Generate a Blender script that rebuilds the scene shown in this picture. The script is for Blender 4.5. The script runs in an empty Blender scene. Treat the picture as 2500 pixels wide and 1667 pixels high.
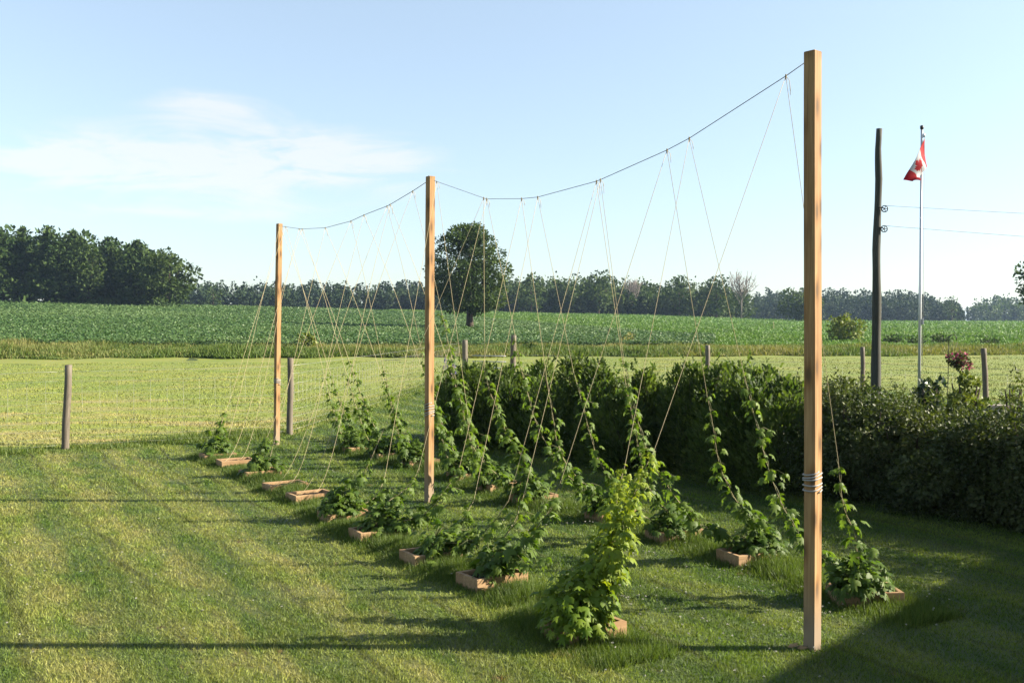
import bpy, math, random
import numpy as np
from mathutils import Vector, Matrix

random.seed(7)
R = np.random.default_rng(11)
rad = math.radians
S = bpy.context.scene
COL = S.collection

# ---------------------------------------------------------------- camera, sky, sun, exposure
CAM_H = 2.36
PITCH = rad(1.112)
SUN_EL = 27.0
cam_d = bpy.data.cameras.new('camera')
cam_d.sensor_width = 36.0
cam_d.lens = 36.0
cam_d.clip_end = 9000
cam = bpy.data.objects.new('camera', cam_d)
COL.objects.link(cam)
cam.location = (0, 0, CAM_H)
cam.rotation_euler = (math.pi / 2 - PITCH, 0, 0)
S.camera = cam
S.view_settings.view_transform = 'Standard'
S.view_settings.look = 'None'
S.view_settings.gamma = 1.0
S.view_settings.exposure = 1.95

world = bpy.data.worlds.new('World')
S.world = world
world.use_nodes = True
sun_d = bpy.data.lights.new('sun', 'SUN')
sun_d.energy = 5.0
sun_d.angle = rad(0.5)
sun_d.color = (1.0, 0.90, 0.74)
sun = bpy.data.objects.new('sun', sun_d)
COL.objects.link(sun)
sun_dir = Vector((math.cos(rad(SUN_EL)), -0.012, math.sin(rad(SUN_EL)))).normalized()
sun.rotation_euler = sun_dir.to_track_quat('Z', 'Y').to_euler()
sun.location = (30, 0, 30)


def build_world():
    nt = world.node_tree
    N, L = nt.nodes, nt.links
    N.clear()
    out = N.new('ShaderNodeOutputWorld')
    bg = N.new('ShaderNodeBackground')
    bg.inputs['Strength'].default_value = 0.055
    sky = N.new('ShaderNodeTexSky')
    sky.sky_type = 'NISHITA'
    sky.sun_disc = False
    sky.sun_elevation = rad(SUN_EL)
    sky.sun_rotation = rad(90)
    sky.air_density = 1.0
    sky.dust_density = 0.35
    sky.ozone_density = 1.3
    tc = N.new('ShaderNodeTexCoord')
    sep = N.new('ShaderNodeSeparateXYZ')
    L.new(tc.outputs['Generated'], sep.inputs[0])

    def m(op, a, b=None, c=None):
        n = N.new('ShaderNodeMath')
        n.operation = op
        for i, v in enumerate((a, b, c)):
            if v is None:
                continue
            if isinstance(v, (int, float)):
                n.inputs[i].default_value = v
            else:
                L.new(v, n.inputs[i])
        return n.outputs[0]
    az = m('ARCTAN2', sep.outputs[0], sep.outputs[1])
    el = m('ARCSINE', sep.outputs[2])
    comb = N.new('ShaderNodeCombineXYZ')
    L.new(m('MULTIPLY', az, 5.0), comb.inputs[0])
    L.new(m('MULTIPLY', el, 22.0), comb.inputs[1])
    n1 = N.new('ShaderNodeTexNoise')
    n1.inputs['Scale'].default_value = 1.5
    n1.inputs['Detail'].default_value = 9
    n1.inputs['Roughness'].default_value = 0.62
    n1.inputs['Distortion'].default_value = 0.6
    L.new(comb.outputs[0], n1.inputs['Vector'])
    noise = n1.outputs['Fac']

    def blob(a0, e0, wa, we, amp):
        da = m('DIVIDE', m('SUBTRACT', az, a0), wa)
        de = m('DIVIDE', m('SUBTRACT', el, e0), we)
        r2 = m('ADD', m('MULTIPLY', da, da), m('MULTIPLY', de, de))
        return m('MULTIPLY', m('EXPONENT', m('MULTIPLY', r2, -1.0)), amp)
    mask = blob(-0.28, 0.155, 0.19, 0.026, 0.85)
    for b in ((-0.19, 0.145, 0.10, 0.030, 0.5), (-0.285, 0.198, 0.055, 0.014, 0.75), (-0.42, 0.135, 0.13, 0.020, 0.55),
              (-0.345, 0.100, 0.10, 0.008, 0.55), (-0.30, 0.115, 0.16, 0.03, 0.28)):
        mask = m('ADD', mask, blob(*b))
    dens = m('MULTIPLY', mask, m('ADD', m('MULTIPLY', noise, 2.9), -0.92))
    mr = N.new('ShaderNodeMapRange')
    mr.interpolation_type = 'SMOOTHSTEP'
    mr.inputs['From Min'].default_value = 0.08
    mr.inputs['From Max'].default_value = 0.55
    mr.inputs['To Max'].default_value = 0.58
    L.new(dens, mr.inputs['Value'])
    mix = N.new('ShaderNodeMixRGB')
    mix.inputs['Color2'].default_value = (4.9, 4.8, 5.1, 1)
    L.new(mr.outputs[0], mix.inputs['Fac'])
    # summer haze: the real sky was paler and more even than the clear-air model
    hz_ = N.new('ShaderNodeMapRange')
    hz_.inputs['From Min'].default_value = 0.0
    hz_.inputs['From Max'].default_value = 0.42
    L.new(el, hz_.inputs['Value'])
    tint = N.new('ShaderNodeMixRGB')
    tint.inputs['Color1'].default_value = (0.70, 0.78, 0.92, 1)
    tint.inputs['Color2'].default_value = (1.55, 1.40, 1.20, 1)
    L.new(hz_.outputs[0], tint.inputs['Fac'])
    mul = N.new('ShaderNodeMixRGB')
    mul.blend_type = 'MULTIPLY'
    mul.inputs['Fac'].default_value = 1.0
    L.new(sky.outputs[0], mul.inputs['Color1'])
    L.new(tint.outputs[0], mul.inputs['Color2'])
    hs = N.new('ShaderNodeHueSaturation')
    hs.inputs['Saturation'].default_value = 0.86
    L.new(mul.outputs[0], hs.inputs['Color'])
    L.new(hs.outputs[0], mix.inputs['Color1'])
    L.new(mix.outputs[0], bg.inputs['Color'])
    L.new(bg.outputs[0], out.inputs[0])


build_world()

# ---------------------------------------------------------------- pixel helpers (used only to measure real positions)
FPX = 2500.0
ca, sa = math.cos(PITCH), math.sin(PITCH)


def ray(x, y):
    """direction through a point of the photograph, read on a 2352 px wide copy"""
    k = 2500 / 2352.0
    u = (x * k - 1250) / FPX
    v = (833.5 - y * k) / FPX
    return Vector((u, ca + v * sa, -sa + v * ca))


def at_z(x, y, z=0.0):
    d = ray(x, y)
    t = (z - CAM_H) / d.z
    return Vector((0, 0, CAM_H)) + d * t


def at_y(x, y, dist):
    d = ray(x, y)
    return Vector((0, 0, CAM_H)) + d * (dist / d.y)


# ---------------------------------------------------------------- terrain
def sm(t):
    t = np.clip(t, 0, 1)
    return t * t * (3 - 2 * t)


UK = np.array([-1.2, -0.8, -0.5, -0.313, -0.177, -0.081, 0.138, 0.287, 0.5, 0.8, 1.2])
ZK = np.array([6.6, 6.6, 6.05, 5.15, 4.85, 4.95, 4.0, 2.5, 2.3, 2.3, 2.3])
YK = np.array([200, 200, 200, 205, 230, 270, 285, 300, 340, 350, 350.0])


def hay_edge(u):
    return 66 + 10 * np.clip(u, -0.7, 0.7) + 0.9 * np.sin(np.asarray(u) * 31) + 0.6 * np.sin(np.asarray(u) * 77 + 1)


def terr(X, Y):
    X = np.asarray(X, float)
    Y = np.asarray(Y, float)
    u = X / np.maximum(Y, 8.0)
    ze = np.interp(u, UK, ZK)
    ye = np.interp(u, UK, YK)
    y0 = hay_edge(u) - 4
    t = (Y - y0) / (ye - y0)
    z = ze * np.where(t < 1, 0.75 * np.clip(t, 0, 1) + 0.25 * np.clip(t, 0, 1) ** 2, 1.0 - 0.0 * t)
    return np.where(t > 1, ze - np.clip((Y - ye) * 0.004, 0, 1.2), z)


def tz(x, y):
    return float(terr(x, y))


def at_terr(x, y):
    d = ray(x, y)
    o = Vector((0, 0, CAM_H))
    prev = 5.0
    for s in np.arange(5, 600, 0.5):
        p = o + d * (s / d.y)
        if p.z <= tz(p.x, p.y):
            return Vector((p.x, p.y, tz(p.x, p.y)))
    return Vector((p.x, p.y, tz(p.x, p.y)))


# ---------------------------------------------------------------- materials
ALB = 0.60


def A(*c):
    return tuple(x * ALB for x in c)


def new_mat(name):
    m = bpy.data.materials.new(name)
    m.use_nodes = True
    nt = m.node_tree
    return m, nt, nt.nodes, nt.links, nt.nodes['Principled BSDF']


def ramp(N, stops):
    r = N.new('ShaderNodeValToRGB')
    e = r.color_ramp.elements
    while len(e) < len(stops):
        e.new(0.5)
    for k, (p, c) in enumerate(stops):
        e[k].position = p
        e[k].color = (*c, 1)
    return r


def noise(N, L, vec, scale, detail=4, rough=0.55, dist=0.0):
    n = N.new('ShaderNodeTexNoise')
    n.inputs['Scale'].default_value = scale
    n.inputs['Detail'].default_value = detail
    n.inputs['Roughness'].default_value = rough
    n.inputs['Distortion'].default_value = dist
    if vec is not None:
        L.new(vec, n.inputs['Vector'])
    return n


def mapping(N, L, vec, scale=(1, 1, 1), rot=(0, 0, 0), loc=(0, 0, 0)):
    mp = N.new('ShaderNodeMapping')
    mp.inputs['Scale'].default_value = scale
    mp.inputs['Rotation'].default_value = rot
    mp.inputs['Location'].default_value = loc
    L.new(vec, mp.inputs['Vector'])
    return mp.outputs[0]


def mixc(N, L, fac, a, b, mode='MIX'):
    n = N.new('ShaderNodeMixRGB')
    n.blend_type = mode
    for i, v in zip(('Fac', 'Color1', 'Color2'), (fac, a, b)):
        if isinstance(v, (int, float)):
            n.inputs[i].default_value = v
        elif isinstance(v, tuple):
            n.inputs[i].default_value = (*v, 1)
        else:
            L.new(v, n.inputs[i])
    return n.outputs[0]


def leaf_mat(name, dark, light, trans=0.35, rough=0.55, spec=0.35, tint=(1.28, 1.36, 0.48)):
    """two-sided leaf: colour varies leaf by leaf through the 'shade' attribute; light passes through"""
    dark, light = A(*dark), A(*light)
    m, nt, N, L, p = new_mat(name)
    at = N.new('ShaderNodeAttribute')
    at.attribute_name = 'shade'
    col = mixc(N, L, at.outputs['Fac'], dark, light)
    L.new(col, p.inputs['Base Color'])
    p.inputs['Roughness'].default_value = rough
    p.inputs['Specular IOR Level'].default_value = spec
    tr = N.new('ShaderNodeBsdfTranslucent')
    tc = mixc(N, L, 1.0, col, tint, 'MULTIPLY')
    L.new(tc, tr.inputs['Color'])
    mx = N.new('ShaderNodeMixShader')
    mx.inputs[0].default_value = trans
    L.new(p.outputs[0], mx.inputs[1])
    L.new(tr.outputs[0], mx.inputs[2])
    L.new(mx.outputs[0], N['Material Output'].inputs['Surface'])
    return m


def simple_mat(name, col, rough=0.6, metal=0.0, spec=0.4, vary=0.0, scale=20):
    col = A(*col)
    m, nt, N, L, p = new_mat(name)
    p.inputs['Roughness'].default_value = rough
    p.inputs['Metallic'].default_value = metal
    p.inputs['Specular IOR Level'].default_value = spec
    if vary:
        tc = N.new('ShaderNodeTexCoord')
        n = noise(N, L, tc.outputs['Object'], scale, 5)
        c = mixc(N, L, n.outputs['Fac'], tuple(x * (1 - vary) for x in col), tuple(min(1, x * (1 + vary)) for x in col))
        L.new(c, p.inputs['Base Color'])
    else:
        p.inputs['Base Color'].default_value = (*col, 1)
    return m


def wood_mat(name, base, dark, knots=True, axis='Z', grain=26, weather=None):
    base, dark = A(*base), A(*dark)
    weather = A(*weather) if weather else None
    m, nt, N, L, p = new_mat(name)
    tc = N.new('ShaderNodeTexCoord')
    sc = {'Z': (grain, grain, 0.9), 'X': (0.9, grain, grain)}[axis]
    v = mapping(N, L, tc.outputs['Object'], sc)
    n = noise(N, L, v, 1.6, 6, 0.6, 0.8)
    col = mixc(N, L, ramp_fac(N, L, n.outputs['Fac'], 0.35, 0.7), dark, base)
    v2 = mapping(N, L, tc.outputs['Object'], (1, 1, 0.35))
    n2 = noise(N, L, v2, 3.0, 3)
    col = mixc(N, L, ramp_fac(N, L, n2.outputs['Fac'], 0.35, 0.7), col, mixc(N, L, 1.0, col, (0.78, 0.72, 0.66), 'MULTIPLY'))
    if knots:
        vo = N.new('ShaderNodeTexVoronoi')
        vo.voronoi_dimensions = '2D'
        vo.inputs['Scale'].default_value = 1.0
        sp0 = N.new('ShaderNodeSeparateXYZ')
        L.new(tc.outputs['Object'], sp0.inputs[0])
        face = N.new('ShaderNodeMath')
        face.operation = 'MULTIPLY_ADD'
        L.new(sp0.outputs[1], face.inputs[0])
        face.inputs[1].default_value = 0.2
        L.new(sp0.outputs[0], face.inputs[2])
        cmb = N.new('ShaderNodeCombineXYZ')
        L.new(face.outputs[0], cmb.inputs[0])
        L.new(sp0.outputs[2], cmb.inputs[1])
        v3 = mapping(N, L, cmb.outputs[0], (11.0, 2.6, 1))
        L.new(v3, vo.inputs['Vector'])
        k = ramp_fac(N, L, vo.outputs['Distance'], 0.20, 0.08)
        ring = ramp_fac(N, L, vo.outputs['Distance'], 0.36, 0.20)
        col = mixc(N, L, ring, col, mixc(N, L, 1.0, col, (0.80, 0.72, 0.62), 'MULTIPLY'))
        ck = noise(N, L, mapping(N, L, tc.outputs['Object'], (75, 75, 0.55)), 1.0, 2, 0.5)
        col = mixc(N, L, ramp_fac(N, L, ck.outputs['Fac'], 0.66, 0.70), col, tuple(x * 0.30 for x in dark))
        st_ = noise(N, L, mapping(N, L, tc.outputs['Object'], (4, 4, 0.8)), 1.0, 5, 0.7)
        col = mixc(N, L, ramp_fac(N, L, st_.outputs['Fac'], 0.52, 0.72), col, mixc(N, L, 1.0, col, (0.62, 0.60, 0.60), 'MULTIPLY'))
        col = mixc(N, L, k, col, tuple(x * 0.42 for x in dark))
    if weather:
        sp = N.new('ShaderNodeSeparateXYZ')
        L.new(tc.outputs['Object'], sp.inputs[0])
        add = N.new('ShaderNodeMath')
        add.operation = 'MULTIPLY_ADD'
        L.new(n2.outputs['Fac'], add.inputs[0])
        add.inputs[1].default_value = -0.35
        L.new(sp.outputs[2], add.inputs[2])
        f = ramp_fac(N, L, add.outputs[0], 0.35, -0.05)
        col = mixc(N, L, f, col, weather)
    L.new(col, p.inputs['Base Color'])
    p.inputs['Roughness'].default_value = 0.75
    p.inputs['Specular IOR Level'].default_value = 0.25
    bp = N.new('ShaderNodeBump')
    bp.inputs['Strength'].default_value = 0.35
    bp.inputs['Distance'].default_value = 0.004
    L.new(n.outputs['Fac'], bp.inputs['Height'])
    L.new(bp.outputs[0], p.inputs['Normal'])
    return m


def ramp_fac(N, L, val, lo, hi):
    r = N.new('ShaderNodeMapRange')
    r.inputs['From Min'].default_value = lo
    r.inputs['From Max'].default_value = hi
    L.new(val, r.inputs['Value'])
    return r.outputs[0]


def world_pos(N):
    return N.new('ShaderNodeNewGeometry').outputs['Position']


ROW_ANG = math.atan2(9.96, -5.73)      # direction of the planting rows in plan


def lawn_colour(N, L):
    """mown lawn: passes along the planting rows, pale dry clippings, wheel tracks, greener blotches"""
    pos = world_pos(N)
    n_w = noise(N, L, pos, 0.5, 2)
    rot = mapping(N, L, pos, (1, 1, 1), (0, 0, math.pi / 2 - ROW_ANG))
    sx = N.new('ShaderNodeSeparateXYZ')
    L.new(rot, sx.inputs[0])
    w = N.new('ShaderNodeMath')
    w.operation = 'MULTIPLY_ADD'
    L.new(n_w.outputs['Fac'], w.inputs[0])
    w.inputs[1].default_value = 0.45
    L.new(sx.outputs[0], w.inputs[2])

    def wave(freq, ph):
        a = N.new('ShaderNodeMath')
        a.operation = 'MULTIPLY_ADD'
        L.new(w.outputs[0], a.inputs[0])
        a.inputs[1].default_value = freq
        a.inputs[2].default_value = ph
        s = N.new('ShaderNodeMath')
        s.operation = 'SINE'
        L.new(a.outputs[0], s.inputs[0])
        return s.outputs[0]
    stripe = ramp_fac(N, L, wave(6.2, 0.4), -2.4, 1.0)
    track = ramp_fac(N, L, wave(6.2, 2.4), 0.945, 1.0)
    long_ = mapping(N, L, rot, (1.6, 0.35, 1))
    n_l = noise(N, L, mapping(N, L, rot, (2.6, 0.5, 1)), 1.3, 7, 0.68)
    n_b = noise(N, L, pos, 0.55, 4, 0.6)
    n_f = noise(N, L, pos, 9.0, 4, 0.65)
    green = mixc(N, L, ramp_fac(N, L, n_b.outputs['Fac'], 0.35, 0.65), A(0.122, 0.205, 0.030), A(0.215, 0.285, 0.054))
    band = ramp_fac(N, L, wave(6.2, 1.3), -0.5, 0.5)
    green = mixc(N, L, band, mixc(N, L, 1.0, green, (0.74, 0.82, 0.80), 'MULTIPLY'), mixc(N, L, 1.0, green, (1.32, 1.20, 1.24), 'MULTIPLY'))
    dry = mixc(N, L, n_f.outputs['Fac'], A(0.32, 0.315, 0.110), A(0.46, 0.410, 0.185))
    mul = N.new('ShaderNodeMath')
    mul.operation = 'MULTIPLY'
    L.new(ramp_fac(N, L, n_l.outputs['Fac'], 0.38, 0.58), mul.inputs[0])
    L.new(stripe, mul.inputs[1])
    # the clippings lie on the open side of the lawn, not between the planter rows
    inner = N.new('ShaderNodeMapRange')
    inner.inputs['From Min'].default_value = 4.3
    inner.inputs['From Max'].default_value = 3.3
    inner.inputs['To Min'].default_value = 0.30
    inner.inputs['To Max'].default_value = 0.72
    L.new(sx.outputs[0], inner.inputs['Value'])
    mul2 = N.new('ShaderNodeMath')
    mul2.operation = 'MULTIPLY'
    L.new(mul.outputs[0], mul2.inputs[0])
    L.new(inner.outputs[0], mul2.inputs[1])
    # greener, less trodden sward between the planter rows
    ins = N.new('ShaderNodeMapRange')
    ins.inputs['From Min'].default_value = 3.9
    ins.inputs['From Max'].default_value = 4.7
    L.new(sx.outputs[0], ins.inputs['Value'])
    green = mixc(N, L, ins.outputs[0], green, mixc(N, L, 1.0, green, (0.70, 0.82, 0.56), 'MULTIPLY'))
    c = mixc(N, L, mul2.outputs[0], green, dry)
    # scattered weeds, clover mats and thin spots
    n_s = noise(N, L, pos, 2.4, 5, 0.7)
    c = mixc(N, L, ramp_fac(N, L, n_s.outputs['Fac'], 0.50, 0.62), c, mixc(N, L, 1.0, c, (0.80, 0.90, 0.84), 'MULTIPLY'))
    n_d = noise(N, L, mapping(N, L, rot, (3.2, 1.6, 1)), 1.1, 5, 0.7)
    c = mixc(N, L, ramp_fac(N, L, n_d.outputs['Fac'], 0.63, 0.70), c, A(0.20, 0.145, 0.070))
    n_t = noise(N, L, long_, 2.3, 4)
    tk = N.new('ShaderNodeMath')
    tk.operation = 'MULTIPLY'
    L.new(track, tk.inputs[0])
    L.new(ramp_fac(N, L, n_t.outputs['Fac'], 0.38, 0.56), tk.inputs[1])
    tk2 = N.new('ShaderNodeMath')
    tk2.operation = 'MULTIPLY'
    L.new(tk.outputs[0], tk2.inputs[0])
    tk2.inputs[1].default_value = 0.62
    c = mixc(N, L, tk2.outputs[0], c, A(0.075, 0.080, 0.026))
    return c


def lawn_mat(name, blade):
    m, nt, N, L, p = new_mat(name)
    c = lawn_colour(N, L)
    p.inputs['Roughness'].default_value = 0.6
    p.inputs['Specular IOR Level'].default_value = 0.25
    if blade:
        at = N.new('ShaderNodeAttribute')
        at.attribute_name = 'shade'
        v = mixc(N, L, at.outputs['Fac'], (0.50, 0.56, 0.46), (1.65, 1.58, 1.48))
        c = mixc(N, L, 1.0, c, v, 'MULTIPLY')
        L.new(c, p.inputs['Base Color'])
        tr = N.new('ShaderNodeBsdfTranslucent')
        L.new(mixc(N, L, 1.0, c, (1.35, 1.3, 0.6), 'MULTIPLY'), tr.inputs['Color'])
        mx = N.new('ShaderNodeMixShader')
        mx.inputs[0].default_value = 0.35
        L.new(p.outputs[0], mx.inputs[1])
        L.new(tr.outputs[0], mx.inputs[2])
        L.new(mx.outputs[0], N['Material Output'].inputs['Surface'])
    else:
        c = mixc(N, L, 1.0, c, (0.55, 0.55, 0.50), 'MULTIPLY')
        L.new(c, p.inputs['Base Color'])
        n = noise(N, L, world_pos(N), 60, 4, 0.7)
        bp = N.new('ShaderNodeBump')
        bp.inputs['Strength'].default_value = 0.8
        bp.inputs['Distance'].default_value = 0.03
        L.new(n.outputs['Fac'], bp.inputs['Height'])
        L.new(bp.outputs[0], p.inputs['Normal'])
    return m


def hay_colour(N, L):
    pos = world_pos(N)
    v = mapping(N, L, pos, (0.30, 1.15, 1), (0, 0, rad(-5)))
    n1 = noise(N, L, v, 0.9, 5, 0.62, 0.4)
    n2 = noise(N, L, pos, 0.25, 4, 0.6)
    n3 = noise(N, L, mapping(N, L, pos, (1.2, 3.0, 1)), 2.2, 4, 0.6)
    g = mixc(N, L, ramp_fac(N, L, n2.outputs['Fac'], 0.35, 0.65), A(0.190, 0.250, 0.036), A(0.265, 0.290, 0.052))
    st = mixc(N, L, n3.outputs['Fac'], A(0.36, 0.285, 0.105), A(0.48, 0.375, 0.17))
    # straw lies thicker close to the fence than far out in the field
    sp = N.new('ShaderNodeSeparateXYZ')
    L.new(pos, sp.inputs[0])
    near = N.new('ShaderNodeMapRange')
    near.inputs['From Min'].default_value = 34
    near.inputs['From Max'].default_value = 24
    near.inputs['To Min'].default_value = 0.0
    near.inputs['To Max'].default_value = 0.09
    L.new(sp.outputs[1], near.inputs['Value'])
    ad = N.new('ShaderNodeMath')
    ad.operation = 'ADD'
    L.new(n1.outputs['Fac'], ad.inputs[0])
    L.new(near.outputs[0], ad.inputs[1])
    return mixc(N, L, ramp_fac(N, L, ad.outputs[0], 0.54, 0.80), g, st)


def hay_mat(name, blade):
    m, nt, N, L, p = new_mat(name)
    c = hay_colour(N, L)
    p.inputs['Roughness'].default_value = 0.7
    p.inputs['Specular IOR Level'].default_value = 0.2
    if blade:
        at = N.new('ShaderNodeAttribute')
        at.attribute_name = 'shade'
        c = mixc(N, L, 1.0, c, mixc(N, L, at.outputs['Fac'], (0.78, 0.82, 0.76), (1.18, 1.16, 1.1)), 'MULTIPLY')
    L.new(c, p.inputs['Base Color'])
    return m


def field_mat(name, a, b, scale, stretch=(1, 1, 1), bump=0.0):
    a, b = A(*a), A(*b)
    m, nt, N, L, p = new_mat(name)
    v = mapping(N, L, world_pos(N), stretch)
    n = noise(N, L, v, scale, 6, 0.65)
    n2 = noise(N, L, v, scale * 0.12, 3)
    c = mixc(N, L, ramp_fac(N, L, n.outputs['Fac'], 0.3, 0.7), a, b)
    c = mixc(N, L, ramp_fac(N, L, n2.outputs['Fac'], 0.3, 0.7), c, mixc(N, L, 1.0, c, (0.8, 0.88, 0.8), 'MULTIPLY'))
    L.new(c, p.inputs['Base Color'])
    p.inputs['Roughness'].default_value = 0.85
    p.inputs['Specular IOR Level'].default_value = 0.15
    return m


M = {}
M['lawn'] = lawn_mat('lawn_turf', False)
M['lawn_blade'] = lawn_mat('lawn_blade', True)
M['hay'] = hay_mat('hay_ground', False)
M['hay_blade'] = hay_mat('hay_stubble', True)
M['ground'] = field_mat('rough_ground', (0.06, 0.085, 0.022), (0.10, 0.12, 0.035), 3.0)
M['bean_soil'] = field_mat('bean_soil', (0.018, 0.050, 0.016), (0.030, 0.075, 0.024), 1.2)
M['light_field'] = field_mat('clover_field', (0.075, 0.175, 0.024), (0.125, 0.235, 0.040), 0.9, (0.45, 1.6, 1))
M['long_grass'] = leaf_mat('long_grass', (0.075, 0.140, 0.022), (0.230, 0.285, 0.068), 0.4, 0.55, 0.3)
M['weed'] = leaf_mat('weeds', (0.110, 0.175, 0.034), (0.330, 0.290, 0.105), 0.3, 0.65, 0.2)
M['bean'] = leaf_mat('bean_leaf', (0.050, 0.118, 0.020), (0.180, 0.270, 0.090), 0.22, 0.5, 0.35, (1.2, 1.3, 0.5))
M['clover_leaf'] = leaf_mat('clover_crop', (0.080, 0.175, 0.024), (0.150, 0.250, 0.045), 0.3, 0.6, 0.3)
M['hop'] = leaf_mat('hop_leaf', (0.072, 0.142, 0.020), (0.195, 0.285, 0.042), 0.45, 0.55, 0.25)
M['hop_gold'] = leaf_mat('golden_hop_leaf', (0.135, 0.240, 0.018), (0.350, 0.440, 0.042), 0.45, 0.55, 0.22, (1.35, 1.25, 0.45))
M['bine'] = simple_mat('bine_stem', (0.12, 0.13, 0.035), 0.7, vary=0.4)
M['cedar'] = leaf_mat('cedar_spray', (0.034, 0.074, 0.017), (0.165, 0.225, 0.055), 0.46, 0.6, 0.25)
M['shrub'] = leaf_mat('shrub_leaf', (0.034, 0.060, 0.014), (0.120, 0.145, 0.045), 0.30, 0.55, 0.25)
M['tree_leaf'] = leaf_mat('tree_leaf', (0.030, 0.062, 0.014), (0.100, 0.150, 0.034), 0.25, 0.65, 0.12)
M['maple_leaf'] = leaf_mat('broad_leaf', (0.034, 0.066, 0.018), (0.102, 0.150, 0.038), 0.25, 0.65, 0.12)
M['pine'] = leaf_mat('pine_needles', (0.028, 0.062, 0.018), (0.095, 0.145, 0.036), 0.18, 0.7, 0.1)
M['spruce'] = leaf_mat('spruce_needles', (0.022, 0.046, 0.022), (0.060, 0.092, 0.034), 0.14, 0.7, 0.1)
M['yellow_bush'] = leaf_mat('willow_leaf', (0.110, 0.165, 0.020), (0.260, 0.290, 0.045), 0.3, 0.55, 0.3)
M['peony'] = leaf_mat('peony_leaf', (0.020, 0.055, 0.018), (0.050, 0.095, 0.030), 0.2, 0.4, 0.5)
M['bark'] = simple_mat('bark', (0.085, 0.066, 0.048), 0.95, spec=0.15, vary=0.5, scale=6)
M['dead_bark'] = simple_mat('dead_bark', (0.30, 0.26, 0.23), 0.95, spec=0.15, vary=0.25, scale=6)
M['post'] = wood_mat('pine_post', (0.57, 0.365, 0.165), (0.36, 0.205, 0.084), True, 'Z', 30, (0.36, 0.27, 0.18))
M['board'] = wood_mat('cedar_board', (0.56, 0.375, 0.200), (0.37, 0.230, 0.115), False, 'X', 22)
M['fence_wood'] = wood_mat('weathered_post', (0.27, 0.235, 0.18), (0.13, 0.11, 0.085), False, 'Z', 40)
M['pole_wood'] = wood_mat('dark_pole', (0.105, 0.105, 0.085), (0.045, 0.050, 0.040), False, 'Z', 26)
M['soil'] = simple_mat('soil', (0.035, 0.025, 0.017), 0.95, spec=0.1, vary=0.5, scale=30)
M['twine'] = simple_mat('twine', (0.66, 0.55, 0.33), 0.9, spec=0.1)
M['cable'] = simple_mat('steel_cable', (0.62, 0.61, 0.58), 0.5, 0.25)
M['rope'] = simple_mat('grey_rope', (0.40, 0.39, 0.37), 0.7, vary=0.25, scale=90)
M['galv'] = simple_mat('galvanised', (0.55, 0.57, 0.58), 0.42, 0.75, vary=0.12, scale=12)
M['wire'] = simple_mat('fence_wire', (0.46, 0.46, 0.44), 0.5, 0.6)
M['alu'] = simple_mat('pole_aluminium', (0.80, 0.82, 0.84), 0.32, 0.55)
M['white_line'] = simple_mat('white_line', (0.8, 0.8, 0.78), 0.6)
M['iron'] = simple_mat('black_iron', (0.03, 0.03, 0.03), 0.5, 0.5)
M['red'] = leaf_mat('flag_red', (0.70, 0.03, 0.04), (0.70, 0.03, 0.04), .5, .7, .2, (1, 1, 1))
M['white'] = leaf_mat('flag_white', (0.85, 0.85, 0.85), (0.85, 0.85, 0.85), .5, .7, .2, (1, 1, 1))
M['petal_pink'] = leaf_mat('pink_petal', (0.34, 0.02, 0.07), (0.66, 0.12, 0.28), 0.3, 0.6, 0.2, (1, 1, 1))
M['petal_white'] = leaf_mat('clover_flower', (0.55, 0.52, 0.42), (0.80, 0.78, 0.70), 0.2, 0.7, 0.2, (1, 1, 1))
M['petal_blue'] = leaf_mat('lupin_petal', (0.20, 0.16, 0.42), (0.38, 0.32, 0.62), 0.3, 0.6, 0.2, (1, 1, 1))
M['stone'] = simple_mat('edging_stone', (0.42, 0.36, 0.32), 0.9, spec=0.2, vary=0.25, scale=12)
M['siding'] = simple_mat('house_siding', (0.62, 0.60, 0.55), 0.7, vary=0.05, scale=3)
M['shingle'] = simple_mat('roof_shingle', (0.10, 0.09, 0.085), 0.9, vary=0.3, scale=14)
M['glass'] = simple_mat('window_glass', (0.03, 0.04, 0.05), 0.06, spec=0.8)
M['trim'] = simple_mat('white_trim', (0.78, 0.78, 0.76), 0.6)
M['straw'] = simple_mat('dry_stalk', (0.55, 0.43, 0.25), 0.9, vary=0.2)


# ---------------------------------------------------------------- object helpers
def tag(o, label=None, cat=None, group=None, kind=None):
    if label:
        o['label'] = label
    if cat:
        o['category'] = cat
    if group:
        o['group'] = group
    if kind:
        o['kind'] = kind
    return o


def empty(name, loc, label=None, cat=None, group=None):
    o = bpy.data.objects.new(name, None)
    o.empty_display_size = 0.2
    COL.objects.link(o)
    o.location = loc
    return tag(o, label, cat, group)


def link(name, me, mat, parent=None, loc=None):
    o = bpy.data.objects.new(name, me)
    COL.objects.link(o)
    if mat is not None and len(me.materials) == 0:
        me.materials.append(mat)
    if parent is not None:
        o.parent = parent
    if loc is not None:
        o.location = loc
    return o


def mesh_np(name, verts, faces, shade=None, smooth=False):
    """verts (N,3), faces (F,k)"""
    verts = np.ascontiguousarray(verts, np.float32)
    faces = np.ascontiguousarray(faces, np.int32)
    me = bpy.data.meshes.new(name)
    nf, k = faces.shape
    me.vertices.add(len(verts))
    me.vertices.foreach_set('co', verts.ravel())
    me.loops.add(nf * k)
    me.loops.foreach_set('vertex_index', faces.ravel())
    me.polygons.add(nf)
    me.polygons.foreach_set('loop_start', np.arange(0, nf * k, k, dtype=np.int32))
    me.polygons.foreach_set('loop_total', np.full(nf, k, np.int32))
    if smooth:
        me.polygons.foreach_set('use_smooth', np.ones(nf, bool))
    me.update(calc_edges=True)
    if shade is not None:
        a = me.attributes.new('shade', 'FLOAT', 'POINT')
        a.data.foreach_set('value', np.ascontiguousarray(shade, np.float32))
    return me


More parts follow.
